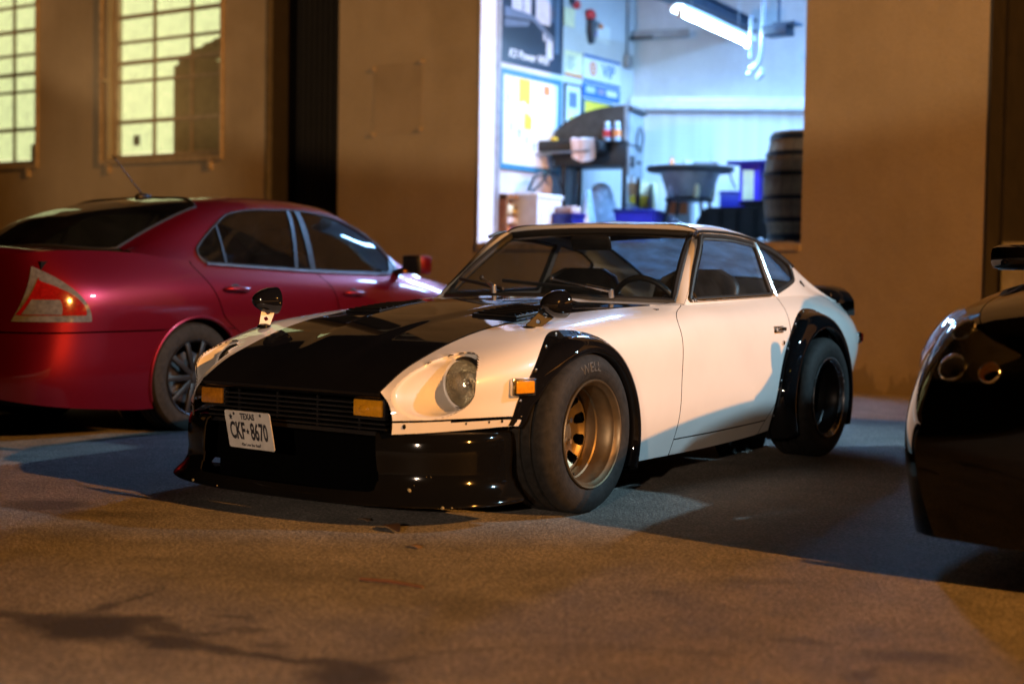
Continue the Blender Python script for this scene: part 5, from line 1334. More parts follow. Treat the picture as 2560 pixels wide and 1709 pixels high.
# ================================================================ inside the lit bay
FZ = 1.22
BA = (-4.42, 9.38); BB = (.30, 12.05)                # the back wall runs at an angle
bdv = (Vector((BB[0]-BA[0], BB[1]-BA[1], 0))).normalized(); bnv = Vector((bdv.y, -bdv.x, 0))
rm = MB()
o3 = lambda x, y, z: (x+3, y-YW, z)
bmesh_wall('dock_floor', [((-4.6, YW+TW, -.3), (.6, YW+6.4, FZ)), ((SL, YW+.03, SZ), (SR, YW+TW, FZ-.004))], M['concrete'])
bmesh_wall('side_wall', [((-4.6, YW+TW, FZ), (-4.41, YW+6.4, 4.6))], M['inwall'])
bmesh_wall('side_wall', [((.14, YW+TW, FZ), (.34, YW+6.4, 4.6))], M['inwall'])
bmesh_wall('ceiling', [((-4.6, YW+TW, 4.6), (.6, YW+6.4, 4.7))], M['inwall'])
bmesh_wall('lining', [((SR+.002, YW+TW+.002, FZ), (.14, YW+TW+.03, 4.6)), ((SL, YW+TW+.002, ST), (SR, YW+TW+.03, 4.6))], M['inwall'])
def bw_(s, n, z): p = Vector((BA[0], BA[1], z))+bdv*s+bnv*n; return (p.x+3, p.y-YW, z)
def bbox(mb, s0, s1, n0, n1, z0, z1):
    v = [bw_(s0, n0, z0), bw_(s1, n0, z0), bw_(s1, n1, z0), bw_(s0, n1, z0), bw_(s0, n0, z1), bw_(s1, n0, z1), bw_(s1, n1, z1), bw_(s0, n1, z1)]
    return mb.add(v, [(0, 3, 2, 1), (4, 5, 6, 7), (0, 1, 5, 4), (1, 2, 6, 5), (2, 3, 7, 6), (3, 0, 4, 7)])
bbox(MB(), -.2, 5.6, -.25, -.03, FZ, 4.6).build('far_wall', M['inwall'], bd, smooth=0)
# roller shutter on the far wall: slats, drum housing, guide
sh_ = MB(); bbox(sh_, 0, 2.20, .02, .10, 2.83, 2.90)
shu = sh_.build('roller_shutter', M['jambwhite'], bd, smooth=0)
MB().cyl(bw_(.0, .12, 2.79), bw_(2.06, .12, 2.79), .045, 16).build('shutter_drum', M['jambwhite'], shu)
bbox(MB(), 2.16, 2.20, .0, .06, FZ, 2.83).build('shutter_guide', M['graymetal'], shu, smooth=0)
def slat(z):
    P = [[bw_(s, n, z+dz) for dz, n in ((0, .004), (.004, .018), (.020, .026), (.038, .018), (.044, .004))] for s in (0.01, 2.15)]
    return MB().grid(np.array(P))
sl0 = None
for k in range(34):
    z = FZ+.02+.0455*k
    if sl0 is None: sl0 = slat(z).build('slat', M['jambwhite'], shu, smooth=0); zb_ = sl0.location.z
    else:
        c = sl0.copy(); COL.objects.link(c); c.location = (sl0.location.x, sl0.location.y, zb_+.0455*k)
# white lining of the left jamb and its steel angle
bmesh_wall('jamb_lining', [((SL-.004, YW-.012, SZ), (SL+.012, YW+.24, ST))], M['jambwhite'])
bmesh_wall('jamb_angle', [((SL+.0, YW+.245, SZ), (SL+.02, YW+TW, ST))], M['graymetal'])
bmesh_wall('sill_plate', [((SL, YW-.02, SZ-.05), (SR, YW+.03, SZ+.012))], M['steelpaint'])
# --- fluorescent batten
t0, t1 = Vector((-2.60, 7.10, 3.305)), Vector((-2.775, 8.88, 3.30))
M['tube'] = emitter('fluorescent_tube', (.50, .78, 1.0), 110)
fx = thing('strip_light', 'glowing blue white fluorescent strip light hung under the bay ceiling', 'light', tuple((t0+t1)/2))
fc = (t0+t1)/2; fd = (t1-t0).normalized()
L_ = lambda p: tuple(Vector(p)-fc)
MB().tube([L_(t0), L_(t1)], .024, 12).build('tube', M['tube'], fx)
pr = [(-.09, .02), (-.075, .065), (-.03, .085), (.03, .085), (.075, .065), (.09, .02), (.086, .018), (.03, .078), (-.03, .078), (-.086, .018)]
sd = fd.cross(Vector((0, 0, 1))).normalized()
rfl = MB(); n_ = len(pr); V_ = [L_(t0-fd*.04+sd*a+Vector((0, 0, b))) for a, b in pr]+[L_(t1+fd*.04+sd*a+Vector((0, 0, b))) for a, b in pr]
rfl.add(V_, [(i, (i+1) % n_, n_+(i+1) % n_, n_+i) for i in range(n_)]); rfl.build('reflector', M['jambwhite'], fx, smooth=0)
for e in (t0, t1): MB().obox(L_(e), fd*.02, sd*.02, Vector((0, 0, .05))).build('end_holder', M['jambwhite'], fx, smooth=0)
for q in (.15, .85):
    p = t0.lerp(t1, q); MB().tube([L_(p+Vector((0, 0, .08))), L_((p.x, p.y, 4.6))], .004, 6).build('hanger', M['steel'], fx)
lamp('bay_tube_glow', 'AREA', ((t0+t1)/2+Vector((0, 0, -.05)))[:], (.22, .50, 1), 150, shape='RECTANGLE', size=.1, size_y=1.7)
bpy.data.objects['bay_tube_glow'].rotation_euler = (0, 0, math.atan2(-(fd.x), fd.y))
lamp('bay_ceiling_fill', 'AREA', (-1.2, 8.6, 4.3), (.22, .50, 1), 210, shape='RECTANGLE', size=.3, size_y=2.4)  # unseen area light added to brighten the bay, no fixture modelled
lamp('bay_front_fill', 'AREA', (-2.7, 7.1, 4.25), (.24, .52, 1), 170, shape='RECTANGLE', size=.2, size_y=1.6)  # unseen light added to spill blue onto the coupe's hatch and roof
bpy.data.objects['bay_front_fill'].rotation_euler = (math.radians(-38), 0, 0)
# --- steel overhead
M['beamblue'] = plain('dark_blue_beam', (.020, .045, .085), .5, grime=.3)
st_ = thing('roof_beam', 'dark blue steel beam crossing under the bay ceiling', 'beam', (-3.2, 9.5, 3.6))
b0, b1 = Vector((-3.06, 7.2, 3.66)), Vector((-3.38, 11.3, 3.62))
S_ = lambda p: tuple(Vector(p)-Vector((-3.2, 9.5, 3.6)))
MB().beam(S_(b0), S_(b1), .10, .02).beam(S_(b0+Vector((0, 0, .12))), S_(b1+Vector((0, 0, .12))), .10, .02).beam(S_(b0+Vector((0, 0, .06))), S_(b1+Vector((0, 0, .06))), .015, .11).build('beam_section', M['beamblue'], st_, smooth=0)
for q in (.2, .75):
    p = b0.lerp(b1, q); MB().cyl(S_(p+Vector((0, 0, .13))), S_((p.x, p.y, 4.6)), .02, 8).build('beam_hanger', M['beamblue'], st_)
hr = thing('heater_drop', 'dark block on a drop rod beside the strip light', 'heater', (-2.04, 8, 3.28))
MB().cyl((0, 0, 0), (0, 0, 1.32), .016, 8).build('drop_rod', M['beamblue'], hr)
MB().box((-.13, -.1, -.10), (.12, .1, 0), 0, .01).build('heater_box', M['beamblue'], hr)
MB().box((-.02, -.1, -.01), (.20, .1, .015)).build('heater_flange', M['beamblue'], hr, smooth=0)
dp = thing('dark_duct', 'grey bar fixed high on the far wall of the bay', 'pipe', (-4.1, 9.40, 3.6))
MB().beam((-.30, -.06, -.03), (.28, .20, -.005), .06, .09).build('duct_run', M['graymetal'], dp, smooth=0)
MB().beam((-.30, -.10, -.065), (-.06, .0, -.055), .02, .03).build('duct_lip', M['trimblk'], dp, smooth=0)
dp2 = thing('ceiling_box', 'dark lamp box at the top of the bay left of the strip light', 'box', (-3.15, 8.0, 3.62))
MB().box((-.16, -.2, 0), (.10, .2, .2), 0, .02).build('box_body', M['beamblue'], dp2)
# hanging clear hose loop and bundle
M['clearplastic'] = plain('clear_plastic', (.55, .68, .85), .25, coat=.6, trans=.3)
hs = thing('hanging_hose', 'clear hose and knotted bundle hanging at the end of the strip light', 'hose', (-2.26, 8.0, 2.9))
MB().tube([(-.06, 0, .50), (-.06, 0, .22), (-.055, 0, .10)], .020, 8).build('hose_short', M['clearplastic'], hs)
MB().tube([(.06, 0, .62), (.062, 0, .40), (.055, 0, .18), (.03, .0, .05), (-.02, 0, -.02)], .022, 8).build('hose_long', M['clearplastic'], hs)
nb = MB()
for (x, z, r_) in ((-.04, 0, .035), (0, .03, .03), (-.07, -.05, .03), (.05, -.06, .035), (.03, -.09, .03), (.06, -.02, .025)): nb.sphere((x, 0, z), r_, (1.2, .8, .8), 8)
nb.build('hose_knot', M['clearplastic'], hs)
MB().tube([(0, 0, .62), (0, 0, 1.70)], .004, 5).build('hook_wire', M['steel'], hs)
# --- things on the left wall (its face is x = -4.41)
def wall_panel(name, label, cat, y0, y1, z0, z1, mat, d=.012, frame=None, fm=None, group=None):
    r_ = thing(name, label, cat, (-4.41, (y0+y1)/2, z0), group=group); h_ = (y1-y0)/2; H_ = z1-z0
    MB().box((.002, -h_, 0), (d, h_, H_)).build('print', mat, r_, smooth=0)
    if frame:
        for a, b in (((0, -h_-frame, -frame), (d+.012, -h_, H_+frame)), ((0, h_, -frame), (d+.012, h_+frame, H_+frame)), ((0, -h_, -frame), (d+.012, h_, 0)), ((0, -h_, H_), (d+.012, h_, H_+frame))):
            MB().box(a, b).build('frame_side', fm, r_, smooth=0)
    return r_
def flat(r_, name, poly, mat, x):          # flat print on a wall panel: polygon in (y, z) from the panel's lower left
    MB().prism(poly, x, x+.0012, 'x').build(name, mat, r_, smooth=0)
def wtext(r_, name, s, size, y, z, mat, x=.0135, shear=0, rot=0, bold=0.0, sx=1):
    tm = text_mb(s, size, .0005, shear=shear, bold=bold); Mx = Matrix.Translation((x, y, z)) @ Matrix.Rotation(PI/2, 4, 'Z') @ Matrix.Rotation(PI/2, 4, 'X') @ Matrix.Rotation(rot, 4, 'Z') @ Matrix.Diagonal((sx, 1, 1, 1))
    tm.xf(Mx).build(name, mat, r_, smooth=0)
M['prdark'] = plain('poster_ink_navy', (.012, .028, .055), .35); M['prpale'] = plain('poster_pale', (.50, .58, .68), .4); M['prmid'] = plain('poster_mid_blue', (.12, .18, .27), .4)
M['paper'] = plain('white_paper', (.78, .80, .78), .6, grime=.06); M['yellow'] = plain('yellow_print', (.85, .62, .04), .5); M['orange'] = plain('orange_print', (.80, .22, .06), .5); M['blueprint'] = plain('blue_print', (.03, .16, .50), .45)
M['teal'] = plain('teal_frame', (.04, .20, .32), .4); M['redprint'] = plain('red_print', (.62, .03, .03), .5); M['cream'] = plain('cream_note', (.80, .78, .50), .6); M['violet'] = plain('violet_print', (.30, .26, .62), .5)
po = wall_panel('street_poster', 'large dark street photograph poster with white italic lettering, high on the left wall', 'poster', 6.84, 7.94, 2.965, 4.25, M['prdark'])
for (y0, y1, z0, z1, m_) in ((-.38, -.20, .52, 1.2, 'prpale'), (-.46, -.40, .70, 1.2, 'prmid'), (-.18, -.05, .50, .86, 'prpale'), (.04, .30, .46, 1.2, 'prpale'), (.31, .36, .5, 1.2, 'prmid'), (.18, .22, .3, .42, 'prpale'), (.24, .36, .13, .34, 'prpale'), (.40, .48, .2, 1.2, 'prmid')):
    flat(po, 'picture_area', [(y0, z0), (y1, z0+.0), (y1, z1), (y0, z1)], M[m_], .0125)
flat(po, 'picture_area', [(-.50, .44), (-.02, .47), (.35, .30), (.36, .36), (.0, .52), (-.50, .54)], M['prmid'], .0128)
flat(po, 'picture_area', [(-.5, .42), (-.05, .45), (-.1, .40), (-.5, .34)], M['prmid'], .0127)
wtext(po, 'poster_lettering', 'K3 Power Win', .115, -.07, .10, M['paper'], shear=.25, bold=.002)
wb = wall_panel('notice_board', 'teal framed glowing notice board full of white sheets under the dark poster', 'notice board', 6.87, 7.86, 1.99, 2.85, M['paper'], .015, .055, M['teal'])
flat(wb, 'board_sheet', [(-.28, .10), (.0, .12), (.0, .86), (-.28, .86)], M['cream'], .0165)
flat(wb, 'yellow_sheet', [(-.22, .62), (-.02, .60), (-.02, .85), (-.22, .85)], M['yellow'], .0185)
flat(wb, 'yellow_slip', [(-.12, .36), (.02, .36), (.02, .52), (-.12, .52)], M['yellow'], .0185)
flat(wb, 'red_sticker', [(.22, .73), (.34, .73), (.34, .83), (.22, .83)], M['orange'], .0185)
rr_ = random.Random(3)
for k in range(14):
    y = -.44+.068*(k % 13); z = .05+.055*(k*5 % 11); flat(wb, 'note_slip', [(y, z), (y+.055, z), (y+.055, z+.08), (y, z+.08)], M[('paper', 'prpale', 'cream', 'clearplastic')[k % 4]], .0195+.0002*k)
nt = wall_panel('price_note', 'pale yellow printed sheet with an orange foot beside the dark poster', 'sheet', 7.985, 8.325, 2.975, 3.235, M['cream'])
flat(nt, 'note_foot', [(-.17, 0), (.17, 0), (.17, .03), (-.17, .03)], M['orange'], .0125)
for k in range(6): flat(nt, 'note_line', [(-.14+.0*k, .07+.025*k), (-.02+.02*(k % 3), .07+.025*k), (-.02+.02*(k % 3), .08+.025*k), (-.14, .08+.025*k)], M['prmid'], .0125)
fp = wall_panel('framed_picture', 'small black framed picture with a white mount under the pale yellow sheet', 'picture', 8.0, 8.30, 2.475, 2.88, M['paper'], .012, .018, M['trimblk'])
flat(fp, 'picture_area', [(-.08, .18), (.08, .18), (.08, .34), (-.08, .34)], M['prmid'], .0125); flat(fp, 'picture_area', [(-.08, .06), (.08, .06), (.08, .17), (-.08, .17)], M['cream'], .0125); flat(fp, 'picture_area', [(-.08, .065), (.08, .065), (.08, .09), (-.08, .09)], M['yellow'], .0127)
vp = wall_panel('vip_sign', 'white sign with blue borders, red emblem and the letters VIP', 'sign', 8.345, 9.11, 2.96, 3.245, M['paper'])
flat(vp, 'sign_border', [(-.38, 0), (.38, 0), (.38, .03), (-.38, .03)], M['blueprint'], .0125); flat(vp, 'sign_border', [(-.38, .255), (.38, .255), (.38, .285), (-.38, .285)], M['blueprint'], .0125)
wtext(vp, 'sign_lettering', 'VIP', .19, .13, .145, M['blueprint'], bold=.004)
for rr1, rr0, m_ in ((.075, .045, 'orange'), (.028, .0, 'orange')):
    ring_ = [(.0+rr1*math.cos(2*PI*k/24)-.19, .145+rr1*math.sin(2*PI*k/24)) for k in range(24)]
    flat(vp, 'sign_emblem', ring_, M[m_], .0125 if rr0 else .0145)
    if rr0: flat(vp, 'sign_emblem', [(rr0*math.cos(2*PI*k/24)-.19, .145+rr0*math.sin(2*PI*k/24)) for k in range(24)], M['paper'], .0135)
bn = wall_panel('banner', 'dark blue banner strip with pale patches under the white VIP sign', 'banner', 8.345, 9.11, 2.80, 2.945, M['blueprint'])
for y0, y1, m_ in ((-.32, -.14, 'prpale'), (-.08, .06, 'violet'), (.10, .32, 'cream')): flat(bn, 'banner_patch', [(y0, .05), (y1, .05), (y1, .115), (y0, .115)], M[m_], .0125)
yp = wall_panel('yellow_poster', 'yellow poster in a teal frame partly behind the smoker lid', 'poster', 8.37, 8.92, 2.42, 2.76, M['yellow'], .012, .02, M['teal'])
flat(yp, 'picture_area', [(-.25, .14), (.2, .10), (.26, .16), (-.2, .21)], M['cream'], .0125)
for k, (y, z, lb, m_) in enumerate(((8.06, 3.50, 'yellow paper tag hung under the red ornament on the left wall', 'cream'), (8.72, 3.42, 'white card pinned high on the left wall beside the red ornaments', 'paper'))):
    wall_panel(('paper_tag', 'wall_card')[k], lb, ('tag', 'card')[k], y-.10+.0*k, y+.10+.06*k, z-.02, z+.17, M[m_])
for k, (y, z, s_, lb) in enumerate(((8.16, 3.72, .06, 'red round ornament nearest the dark poster, above the yellow tag'), (8.45, 3.66, .075, 'red and black hanging ornament with a dark tail, in the middle'), (8.66, 3.57, .035, 'small dark red ornament beside the white card'))):
    w_ = thing('wall_ornament', lb, 'ornament', (-4.38, y, z), group='red ornaments on the bay wall')
    MB().sphere((0, 0, 0), s_, (.5, 1.2, .8), 12).build('ornament_ball', M['redprint'] if k < 2 else M['orange'], w_)
    if k == 1: MB().tube([(0, 0, -.05), (0, .01, -.18), (0, .02, -.30)], [.05, .06, .03], 10).build('ornament_tail', M['prdark'], w_); MB().sphere((.045, .03, -.19), .03, (.4, 1, 1.4), 10).build('ornament_badge', M['violet'], w_)
    else: MB().sphere((.0, -.07, .02), s_*.7, (.5, 1, 1), 10).build('ornament_end', M['prdark'], w_)
sw_ = wall_panel('small_red_label', 'tiny white label with a red mark near the far corner of the left wall', 'label', 9.14, 9.34, 2.66, 2.78, M['paper'])
flat(sw_, 'label_mark', [(-.02, .02), (.05, .02), (.05, .05), (-.02, .05)], M['orange'], .0125)
# --- magazine rack low on the left wall
M['oak'] = plain('stained_oak', (.30, .12, .035), .45, grime=.35, scale=14)
rk = thing('magazine_rack', 'shallow oak rack with boxes and magazines just inside the left jamb', 'rack', (-4.40, 7.03, FZ))
for a, b, nm in (((0, -.20, 0), (.10, -.175, .46), 'rack_side'), ((0, .17, 0), (.10, .20, .46), 'rack_side'), ((0, -.20, .42), (.11, .20, .47), 'rack_top'), ((0, -.175, 0), (.01, .17, .42), 'rack_back')): MB().box(a, b).build(nm, M['oak'], rk, smooth=0)
for z in (.02, .16, .26): MB().box((.01, -.175, z), (.09, .17, z+.012)).build('rack_shelf', M['oak'], rk, smooth=0)
for k, (y0, y1, z0, z1, m_, lb, nm) in enumerate(((-.04, .16, .29, .36, 'yellow', 'yellow and black box on the top shelf of the oak rack', 'box'), (.04, .16, .19, .25, 'redprint', 'red box on the middle shelf of the oak rack', 'box'), (-.16, .02, .19, .25, 'paper', 'white stack of paper on the middle shelf of the oak rack', 'paper_stack'), (-.17, -.11, .04, .15, 'orange', 'orange magazine at the left end of the bottom shelf', 'magazine'), (-.10, -.02, .04, .15, 'violet', 'violet magazine on the bottom shelf between orange and cream ones', 'magazine'), (-.01, .07, .04, .15, 'cream', 'cream magazine at the right end of the bottom shelf', 'magazine'), (-.15, -.06, .285, .37, 'cream', 'cream tin on the top shelf of the oak rack', 'tin'))):
    mbx = MB().box((.012, y0, z0), (.085, y1, z1), 0, .004)
    o = mbx.build(nm, M[m_], None); o.location = Vector((-4.40, 7.03, FZ))+Vector(((.012+.085)/2, (y0+y1)/2, z0)); tag(o, lb, nm.replace('_', ' '))
    if k == 0:
        b_ = MB().box((.08, y0, z1-.035), (.087, y1, z1-.004)).build('box_band', M['trimblk'], None, smooth=0); b_.parent = o; b_.location = Vector(((.08+.087)/2-(.012+.085)/2, 0, (z0+0)*0+(z1-.035)-z0))
# --- white bin with chair on top, blue box
M['whiteplastic'] = plain('white_plastic', (.74, .80, .82), .35); M['blueplastic'] = plain('blue_plastic', (.010, .012, .16), .35); M['purple'] = plain('violet_blue_plastic', (.06, .035, .55), .35); M['canvas'] = plain('tan_canvas', (.48, .40, .36), .8)
wbn = thing('white_bin', 'white lidded plastic bin standing by the left wall', 'bin', (-4.22, 7.24, FZ))
MB().add([(-.15, -.19, 0), (.13, -.19, 0), (.13, .19, 0), (-.15, .19, 0), (-.17, -.22, .44), (.15, -.22, .44), (.15, .22, .44), (-.17, .22, .44)], [(0, 3, 2, 1), (4, 5, 6, 7), (0, 1, 5, 4), (1, 2, 6, 5), (2, 3, 7, 6), (3, 0, 4, 7)]).build('bin_body', M['whiteplastic'], wbn, smooth=0)
MB().box((-.18, -.235, .44), (.165, .235, .48), 0, .012).build('bin_lid', M['whiteplastic'], wbn)
for y in (-.12, 0, .12): MB().box((.128, y-.012, .05), (.150, y+.012, .42)).build('bin_rib', M['whiteplastic'], wbn, smooth=0)
chr_ = thing('folding_chair', 'folded tan and black camp chair lying on the white bin', 'chair', (-4.18, 7.25, FZ+.48))
MB().tube([(0, -.22, .02), (.02, -.16, .16), (.02, .02, .20), (.02, .10, .10)], .012, 8).build('chair_frame', M['trimblk'], chr_)
MB().tube([(.03, .18, .35), (.03, .08, .22), (.03, -.05, .10), (.03, -.20, .02)], .012, 8).build('chair_frame', M['trimblk'], chr_)
MB().tube([(.03, .02, .26), (.04, .22, .20), (.05, .33, .02)], .010, 8).build('chair_frame', M['trimblk'], chr_)
MB().grid(np.array([[(-.03+.02*math.sin(a), -.20+.32*q, .04+.14*math.sin(PI*q*.8)+.02*a) for a in (0, 1, 2)] for q in np.linspace(0, 1, 10)])).build('chair_seat', M['canvas'], chr_, solid=.01)
bx = thing('blue_crate', 'navy blue crate with a tan parcel in it beside the white bin', 'crate', (-3.97, 7.48, FZ))
MB().box((-.13, -.19, 0), (.13, .19, .30), 0, .01).build('crate_body', M['blueplastic'], bx)
MB().box((-.14, -.20, .27), (.14, .20, .30)).build('crate_rim', M['blueplastic'], bx, smooth=0)
pk = MB().box((-.10, -.15, .30), (.10, .02, .37), 0, .01).build('parcel', M['canvas'], None); pk.location = (-3.97, 7.415, FZ+.30); tag(pk, 'tan parcel lying on the navy blue crate', 'parcel')
sk = MB().grid(np.array([[(-3.86+.07*math.cos(a)*w, 7.62+.12*math.sin(a)*w, FZ+.02+.52*q) for a in np.linspace(0, 2*PI, 17)] for q, w in ((0, .5), (.15, 1.0), (.4, .95), (.6, .7), (.85, .45), (1, .3))])).build('plastic_sack', M['clearplastic'], None); tag(sk, 'grey translucent plastic sack slumped behind the navy crate', 'sack')
# --- the smoker
M['smokeblk'] = plain('smoker_black_steel', (.012, .012, .013), .5, grime=.4); M['smokebrown'] = plain('sooty_brown_steel', (.050, .043, .038), .55, grime=.4, scale=12); M['smokegrey'] = plain('grey_steel_sheet', (.22, .24, .26), .45, .2, grime=.3)
sm = thing('smoker_grill', 'big barbecue smoker with a curved brown lid, grey end plate and black legs', 'grill', (-3.62, 7.95, FZ), math.radians(13))
arc = [(-.80+.80*(1-math.cos(a)), 1.04+.36*math.sin(a)) for a in np.linspace(0, PI/2, 14)]
lid = arc+[(0, 1.04)]
MB().prism(lid, -.02, .50, 'y').build('lid', M['smokebrown'], sm, smooth=30)
MB().prism([(-.03, 1.05), (-.03, 1.41), (.002, 1.41), (.002, 1.05)], -.03, .51, 'y').build('lid_edge', M['smokegrey'], sm, smooth=0)
MB().box((.004, .0, 1.02), (.018, .50, 1.41)).build('end_plate', M['smokegrey'], sm, smooth=0)
MB().box((.016, -.01, 1.35), (.05, .52, 1.385)).build('plate_rail', M['trimblk'], sm, smooth=0)
MB().box((-.86, -.02, .80), (.0, .50, 1.035), 0, .01).build('firebox', M['smokeblk'], sm)
MB().prism([(0, .995), (.02, 1.0), (.02, .70), (0, .70)], .0, .50, 'y').build('side_panel', M['smokegrey'], sm, smooth=0)
MB().box((.02, .05, .80), (.04, .16, .90)).build('damper', M['trimblk'], sm, smooth=0)
MB().box((.02, .30, .84), (.035, .40, .87)).build('latch', M['trimblk'], sm, smooth=0)
MB().box((-.92, -.26, .93), (-.20, -.02, 1.04), 0, .02).build('work_shelf', M['smokeblk'], sm)
MB().tube([(-.90, -.30, .90), (-.30, -.30, .93)], .012, 8).build('shelf_rail', M['steel'], sm)
MB().cyl((-.95, .1, .95), (-.88, .1, .95), .085, 20).build('end_cap', M['smokebrown'], sm)
MB().tube([(-.98, .05, .86), (-1.0, .05, .98), (-.95, .05, 1.05)], .02, 8).build('handle', M['steel'], sm)
for x, y in ((-.66, -.01), (-.02, -.01), (-.66, .48), (-.02, .48)): MB().box((x-.02, y-.02, 0), (x+.02, y+.02, .80)).build('leg', M['smokeblk'], sm, smooth=0)
MB().beam((-.02, .0, .42), (-.02, .48, .40), .03, .04).build('leg_brace', M['graymetal'], sm, smooth=0)
cl = MB(); P = []
for i in range(17):
    u = i/16; row = []
    for k in range(14):
        v = k/13; x = -.50+.24*u+.02*math.sin(9*u); 
        if v < .35: row.append((x, -.10-.18*v/.35, 1.058+.006*math.sin(12*u+4*v)))
        else: q = (v-.35)/.65; row.append((x+.02*q, -.285-.012*math.sin(14*u)*q-.01, 1.055-.22*q*(.75+.35*math.sin(2.4*u+.4))))
    P.append(row)
Ms = Matrix.Translation((-3.62, 7.95, FZ)) @ Matrix.Rotation(math.radians(13), 4, 'Z')
M['cloth'] = plain('pinkish_white_cloth', (.70, .58, .55), .85)
co = MB().grid(np.array(P)).xf(Ms).build('cloth', M['cloth'], None, solid=.004); tag(co, 'crumpled pinkish white cloth hanging over the edge of the smoker shelf', 'cloth')
for k, (x, lb, c_) in enumerate(((-.19, 'glass jar with a red label on the smoker shelf, left of the pair', 'redprint'), (-.09, 'orange labelled jar on the smoker shelf, right of the pair', 'orange'))):
    j = thing('sauce_jar', lb, 'jar', tuple(Ms @ Vector((x, -.07, 1.04))), group='sauce jars on the smoker shelf')
    MB().lathe([(0, .001), (0, .038), (.03, .040), (.13, .038), (.16, .026), (.17, .026)], 20, 'z').build('jar_glass', M['clearplastic'], j); MB().lathe([(.04, .0415), (.11, .0412)], 20, 'z').build('jar_label', M[c_], j); MB().lathe([(.165, .028), (.19, .028), (.19, .001)], 18, 'z').build('jar_lid', M['paper'], j)
MB_ = MB().sphere((0, 0, 0), .035, (1.3, .8, .7), 10).xf(Ms @ Matrix.Translation((-.74, -.12, 1.065))).build('sponge', M['yellow'], None); tag(MB_, 'small yellow sponge at the left end of the smoker shelf', 'sponge')
# clutter under and behind the smoker
pt = thing('purple_tub', 'violet blue plastic tub under the right end of the smoker', 'tub', (-3.55, 8.12, FZ), math.radians(20))
MB().add([(-.16, -.34, 0), (.16, -.34, 0), (.16, .34, 0), (-.16, .34, 0), (-.2, -.38, .34), (.2, -.38, .34), (.2, .38, .34), (-.2, .38, .34)], [(0, 3, 2, 1), (0, 1, 5, 4), (1, 2, 6, 5), (2, 3, 7, 6), (3, 0, 4, 7)]).build('tub_body', M['purple'], pt, smooth=0, solid=.012)
MB().tube([(-.2, -.38, .34), (.2, -.38, .34), (.2, .38, .34), (-.2, .38, .34)], .018, 6, closed=True).build('tub_rim', M['blueplastic'], pt)
fl2 = MB().grid(np.array([[(-3.98+.19*math.cos(a)*w, 8.05+.12*math.sin(a)*w, FZ+.02+.62*q) for a in np.linspace(0, 2*PI, 19)] for q, w in ((0, .8), (.1, 1.05), (.35, 1.0), (.6, .9), (.8, .75), (.95, .5), (1, .2))])).build('clear_sack', M['clearplastic'], None); tag(fl2, 'tall clear sack of bottles standing between the smoker legs', 'sack')
for k, (x, y, h_, m_, lb) in enumerate(((-3.78, 8.55, .66, 'cream', 'tall cream carton behind the smoker legs'), (-3.42, 8.72, .62, 'paper', 'white carton with orange print behind the purple tub'))):
    c_ = thing('carton', lb, 'carton', (x, y, FZ), .3, group='cartons behind the smoker'); MB().box((-.13, -.12, 0), (.13, .12, h_), 0, .006).build('carton_body', M[m_], c_); MB().box((-.10, -.124, h_*.55), (.10, -.1205, h_*.8)).build('carton_print', M['orange' if k else 'yellow'], c_, smooth=0)
# --- stool height bench with a hopper
hb_ = thing('hopper_bench', 'grey tapered hopper bench with a round cluttered top on splayed legs', 'bench', (-3.12, 8.35, FZ), .2)
MB().lathe([(.74, .001), (.74, .40), (.76, .44), (.79, .44), (.80, .40), (.80, .001)], 28, 'z').build('bench_top', M['smokeblk'], hb_, smooth=30)
MB().lathe([(.46, .001), (.46, .20), (.74, .30)], 20, 'z').build('hopper', M['smokegrey'], hb_, smooth=30)
for k in range(5):
    a = k*1.25+.3; MB().tube([(.22*math.cos(a), .22*math.sin(a), .70), (.235*math.cos(a), .235*math.sin(a), .52), (.20*math.cos(a), .2*math.sin(a), .48)], .03, 8).build('cloth_strip', M['clearplastic' if k % 2 else 'cream'], hb_)
for k in range(4):
    a = PI/4+k*PI/2; MB().tube([(.22*math.cos(a), .22*math.sin(a), .48), (.34*math.cos(a), .34*math.sin(a), .0)], .018, 8).build('leg', M['smokeblk'], hb_)
    b = a+PI/2; MB().tube([(.26*math.cos(a), .26*math.sin(a), .32), (.33*math.cos(b), .33*math.sin(b), .06)], .012, 6).build('brace', M['steel'], hb_)
MB().tube([(.23*math.cos(a), .23*math.sin(a), .47) for a in np.linspace(0, 2*PI, 24, endpoint=False)], .016, 6, closed=True).build('ring', M['smokeblk'], hb_)
MB().tube([(.40, .0, .76), (.43, .0, .66), (.47, .0, .58)], .01, 6).build('cord', M['rubber'], hb_)
for k, (dx, dy, dz, m_, nm, lb) in enumerate(((-.18, -.05, .80, 'orange', 'bottle', 'orange topped bottle standing on the hopper bench'), (.12, .06, .80, 'smokegrey', 'drill', 'grey power drill lying on the hopper bench'), (-.02, -.02, .80, 'whiteplastic', 'tub', 'small white tub in the middle of the hopper bench'))):
    q = thing(nm, lb, nm, (-3.12+dx, 8.35+dy, FZ+dz))
    if nm == 'bottle': MB().lathe([(0, .001), (0, .025), (.06, .025), (.08, .01), (.1, .01), (.1, .001)], 14, 'z').build('bottle_body', M[m_], q)
    elif nm == 'tub': MB().lathe([(0, .001), (0, .05), (.05, .055), (.06, .055), (.06, .001)], 16, 'z').build('tub_body', M[m_], q)
    else: MB().box((-.12, -.03, .0), (.08, .03, .06), 0, .02).build('drill_body', M[m_], q); MB().cyl((.08, 0, .03), (.16, 0, .03), .012, 8).build('drill_bit', M['steel'], q)
